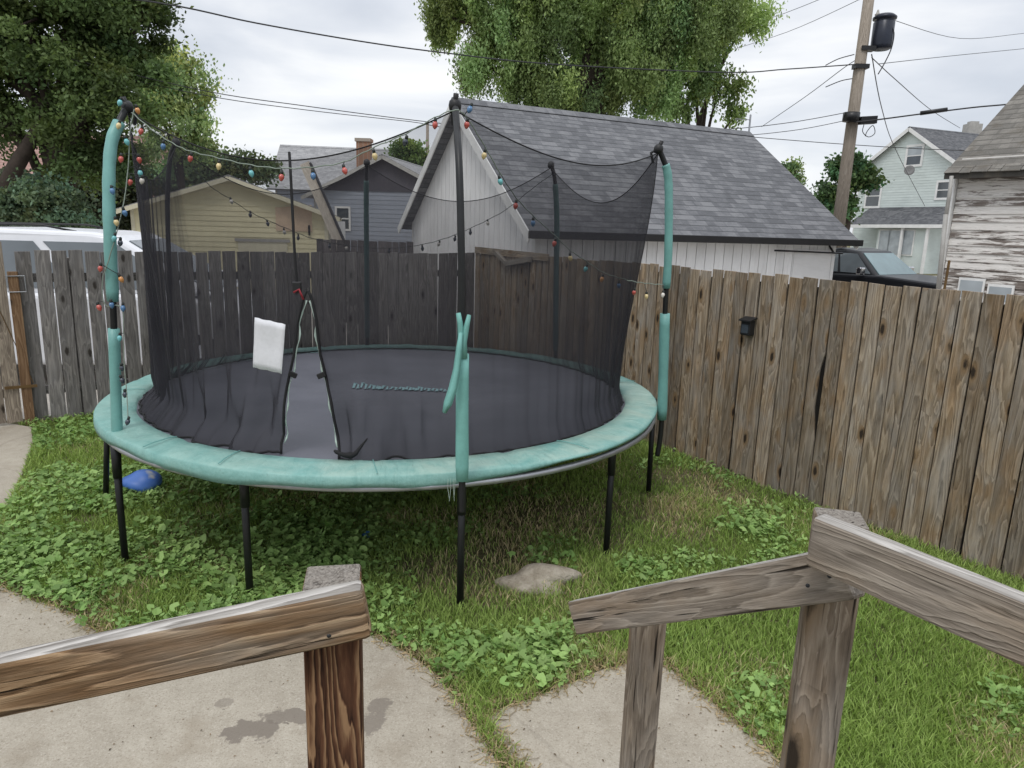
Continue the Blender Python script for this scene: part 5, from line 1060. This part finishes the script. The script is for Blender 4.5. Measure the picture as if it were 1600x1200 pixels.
# ------------------------------------------------------------------ lawn
def inpoly(X, Y, P):
    r = np.zeros(len(X), bool); n = len(P)
    for i in range(n):
        x0, y0, x1, y1 = P[i].x, P[i].y, P[(i + 1) % n].x, P[(i + 1) % n].y
        c = ((y0 > Y) != (y1 > Y)) & (X < (x1 - x0) * (Y - y0) / (y1 - y0 + 1e-12) + x0); r ^= c
    return r
def vnoise(X, Y, sc, seed):
    rg = np.random.default_rng(seed); T_ = rg.random((64, 64)); x = X * sc + 100; y = Y * sc + 100; xi, yi = np.floor(x).astype(int), np.floor(y).astype(int); fx, fy = x - xi, y - yi; fx = fx * fx * (3 - 2 * fx); fy = fy * fy * (3 - 2 * fy)
    g = lambda a, b: T_[a % 64, b % 64]; return (g(xi, yi) * (1 - fx) + g(xi + 1, yi) * fx) * (1 - fy) + (g(xi, yi + 1) * (1 - fx) + g(xi + 1, yi + 1) * fx) * fy
def bare(X, Y):
    f = np.zeros(len(X))
    for (px, py, r_) in ((690, 900, .45), (770, 880, .35), (1000, 815, .5), (960, 840, .3), (860, 800, .5), (1140, 770, .3), (370, 880, .25), (140, 810, .15), (1060, 750, .35), (740, 930, .25)):
        p = gz(px, py); f = np.maximum(f, np.exp(-((X - p.x) ** 2 + (Y - p.y) ** 2) / r_ ** 2))
    return f
def edge_d(X, Y):
    d = np.full(len(X), 9.)
    for k in ('patio_slab', 'stepping_slab'):
        P = SL[k]; n = len(P)
        for i in range(n):
            a = np.array(P[i][:2]); b_ = np.array(P[(i + 1) % n][:2]); ab = b_ - a; t = np.clip(((X - a[0]) * ab[0] + (Y - a[1]) * ab[1]) / (ab @ ab + 1e-9), 0, 1); d = np.minimum(d, np.hypot(X - a[0] - t * ab[0], Y - a[1] - t * ab[1]))
    return d
def sample(n, seed, creep=.045):
    rg = np.random.default_rng(seed); Y = 2.2 + (11.2 - 2.2) * rg.random(n) ** 1.55; half = .8 * Y + .5; X = (rg.random(n) * 2 - 1) * half
    d1 = (X - BACK_P.x) * bn.x + (Y - BACK_P.y) * bn.y; d2 = (X - BACK_P.x) * rn_.x + (Y - BACK_P.y) * rn_.y
    ok = (d1 < -.0) & (d2 < -.0)
    for k_, P in SL.items():
        ins = inpoly(X, Y, P)
        if creep and ins.any(): w_ = np.where(ins)[0]; dd_ = edge_d(X[w_], Y[w_]); ins[w_] = dd_ > creep * rg.random(len(w_)) ** 2
        ok &= ~ins
    return X[ok], Y[ok], rg
def blades(n, seed):
    X, Y, rg = sample(n, seed); bf = bare(X, Y) * (.55 + .9 * vnoise(X, Y, 3., 3)); ed_ = edge_d(X, Y); pn = vnoise(X, Y, 1.3, 5) * .6 + vnoise(X, Y, 4., 6) * .4
    dcen = np.hypot(X - CX, Y - CY); und = np.clip((1.9 - dcen) / .6, 0, 1)
    keep = rg.random(len(X)) > np.clip(bf * .5 + und * .22 + np.clip(.06 - ed_, 0, .06) * 6, 0, .93); X, Y, bf, ed_, pn, und = (a[keep] for a in (X, Y, bf, ed_, pn, und)); k = len(X)
    h = rg.uniform(.025, .075, k) * (.65 + .8 * pn) * (1 - .3 * np.clip(bf, 0, 1)); wd = rg.uniform(.0016, .0034, k) * (.8 + Y * .09)
    a = rg.random(k) * 2 * np.pi; ln = rg.uniform(.15, .95, k) * h; la = rg.random(k) * 2 * np.pi; dx, dy = np.cos(a) * wd, np.sin(a) * wd; lx, ly = np.cos(la) * ln, np.sin(la) * ln
    z = np.zeros(k); V = np.stack([np.stack([X - dx, Y - dy, z], 1), np.stack([X + dx, Y + dy, z], 1), np.stack([X + dx * .8 + lx * .35, Y + dy * .8 + ly * .35, h * .6], 1), np.stack([X - dx * .8 + lx * .35, Y - dy * .8 + ly * .35, h * .6], 1), np.stack([X + lx, Y + ly, h], 1)], 1).reshape(-1, 3)
    i = np.arange(k)[:, None] * 5; Fc = np.concatenate([i + [0, 1, 2], i + [0, 2, 3], i + [3, 2, 4]], 0)
    dry = np.clip(.07 + bf * .5 + np.clip(.12 - ed_, 0, .12) * 3.5 + (vnoise(X, Y, 2.2, 9) - .62) * 1.2, 0, 1) > rg.random(k) * 1.05
    g1, g2, dr = np.array([.17, .27, .055]), np.array([.36, .46, .14]), np.array([.50, .42, .25]); t = np.clip(rg.random(k) * .7 + pn * .5 - .1, 0, 1)[:, None]; c = g1 * (1 - t) + g2 * t
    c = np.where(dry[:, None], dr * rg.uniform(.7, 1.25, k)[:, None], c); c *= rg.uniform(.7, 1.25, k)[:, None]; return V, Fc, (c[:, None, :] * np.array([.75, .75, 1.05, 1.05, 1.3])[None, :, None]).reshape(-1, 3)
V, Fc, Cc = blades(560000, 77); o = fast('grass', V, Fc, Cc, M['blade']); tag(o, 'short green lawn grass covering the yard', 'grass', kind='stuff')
def weeds(n, seed):
    X, Y, rg = sample(n, seed); w = vnoise(X, Y, 1.1, 21) * .55 + vnoise(X, Y, 3.2, 22) * .45
    bias = np.where(X < -.9, .30, .0) + np.where((Y > 4.2) & (X < .8), .08, 0)
    for (px, py, r_, a_) in ((840, 1045, .30, .75), (770, 1020, .2, .35), (1190, 835, .4, .6), (1130, 780, .4, .3), (370, 905, .6, .35), (130, 760, .6, .35), (60, 860, .5, .35), (1000, 900, .2, .4), (1300, 960, .35, .25), (1540, 1090, .3, .3), (890, 985, .2, .3), (500, 840, .6, .3), (1050, 740, .3, .3), (1180, 1000, .15, .2)):
        p = gz(px, py); bias = bias + a_ * np.exp(-((X - p.x) ** 2 + (Y - p.y) ** 2) / r_ ** 2)
    bias -= bare(X, Y) * .3; keep = w + bias * .66 > .54 + rg.random(len(X)) * .62; X, Y, bs = X[keep], Y[keep], bias[keep]; k = len(X)
    s = .006 + .019 * rg.random(k) ** 1.9 * (1 + .55 * np.clip(bs, 0, 1)); h = rg.uniform(.03, .075, k) * (1 + .35 * np.clip(bs, 0, 1)); m_ = 7
    tx, ty = rg.normal(0, .38, k), rg.normal(0, .38, k); a0 = rg.random(k) * 6.28; rows = [np.stack([X, Y, h - s * .25], 1)]
    for j in range(m_):
        a = a0 + (j / m_) * 5.9; rr_ = s * (1 + .16 * np.sin(j * 2.4 + a0)); ox, oy = np.cos(a) * rr_, np.sin(a) * rr_; rows.append(np.stack([X + ox, Y + oy, h + ox * tx + oy * ty + s * .12 * np.sin(j * 3.1)], 1))
    V = np.stack(rows, 1).reshape(-1, 3); i = np.arange(k)[:, None] * (m_ + 1); Fc = np.concatenate([i + [0, 1 + j, 2 + j] for j in range(m_ - 1)], 0)
    t = (rg.random(k) * .6 + .4 * vnoise(X, Y, 2.5, 40))[:, None]; c = (np.array([.12, .23, .055]) * (1 - t) + np.array([.33, .47, .16]) * t) * rg.uniform(.7, 1.25, k)[:, None]; return V, Fc, np.repeat(c, m_ + 1, 0)
V, Fc, Cc = weeds(260000, 88); o = fast('ground_cover', V, Fc, Cc, M['weed']); tag(o, 'round leafed weeds spreading through the lawn', 'weeds', kind='stuff')
# straw and clippings along the slab edges
X, Y, rg = sample(420000, 99, .09); dd = edge_d(X, Y); kk = (dd < .09) & (rg.random(len(X)) < .55); X, Y = X[kk], Y[kk]; k = len(X)
a = rg.random(k) * 6.28; l_ = rg.uniform(.008, .03, k); w_ = .0015; z = rg.uniform(.022, .030, k); dx, dy = np.cos(a) * l_, np.sin(a) * l_; nx, ny = -np.sin(a) * w_, np.cos(a) * w_
V = np.stack([np.stack([X - dx - nx, Y - dy - ny, z], 1), np.stack([X - dx + nx, Y - dy + ny, z], 1), np.stack([X + dx + nx, Y + dy + ny, z + rg.uniform(-.006, .01, k)], 1), np.stack([X + dx - nx, Y + dy - ny, z], 1)], 1).reshape(-1, 3)
c = np.array([.44, .34, .21])[None] * rg.uniform(.5, 1.3, k)[:, None]; o = fast('dry_clippings', V, np.arange(k * 4).reshape(-1, 4), np.repeat(c, 4, 0), M['blade']); tag(o, 'dry brown clippings along the concrete edges', 'clippings', kind='stuff')

rg = np.random.default_rng(123); n = 9000; Y = rg.uniform(2.2, 4.6, n); X = rg.uniform(-3.6, 1.8, n); kk = (inpoly(X, Y, SL['patio_slab']) | inpoly(X, Y, SL['stepping_slab'])) & (rg.random(n) < np.clip(.05 + .5 * np.exp(-edge_d(X, Y) / .12), 0, 1)); X, Y = X[kk], Y[kk]; k = len(X)
a = rg.random(k) * 6.28; l_ = rg.uniform(.002, .009, k); w_ = rg.uniform(.0012, .004, k); dx, dy, nx, ny = np.cos(a) * l_, np.sin(a) * l_, -np.sin(a) * w_, np.cos(a) * w_; z = np.full(k, .0235)
V = np.stack([np.stack([X - dx, Y - dy, z], 1), np.stack([X + nx, Y + ny, z + .003], 1), np.stack([X + dx, Y + dy, z], 1), np.stack([X - nx, Y - ny, z + .001], 1)], 1).reshape(-1, 3)
c = np.array([.16, .11, .065])[None] * rg.uniform(.4, 1.8, k)[:, None]; o = fast('leaf_litter', V, np.arange(k * 4).reshape(-1, 4), np.repeat(c, 4, 0), M['blade']); tag(o, 'tiny dry leaf bits scattered on the concrete', 'litter', kind='stuff')
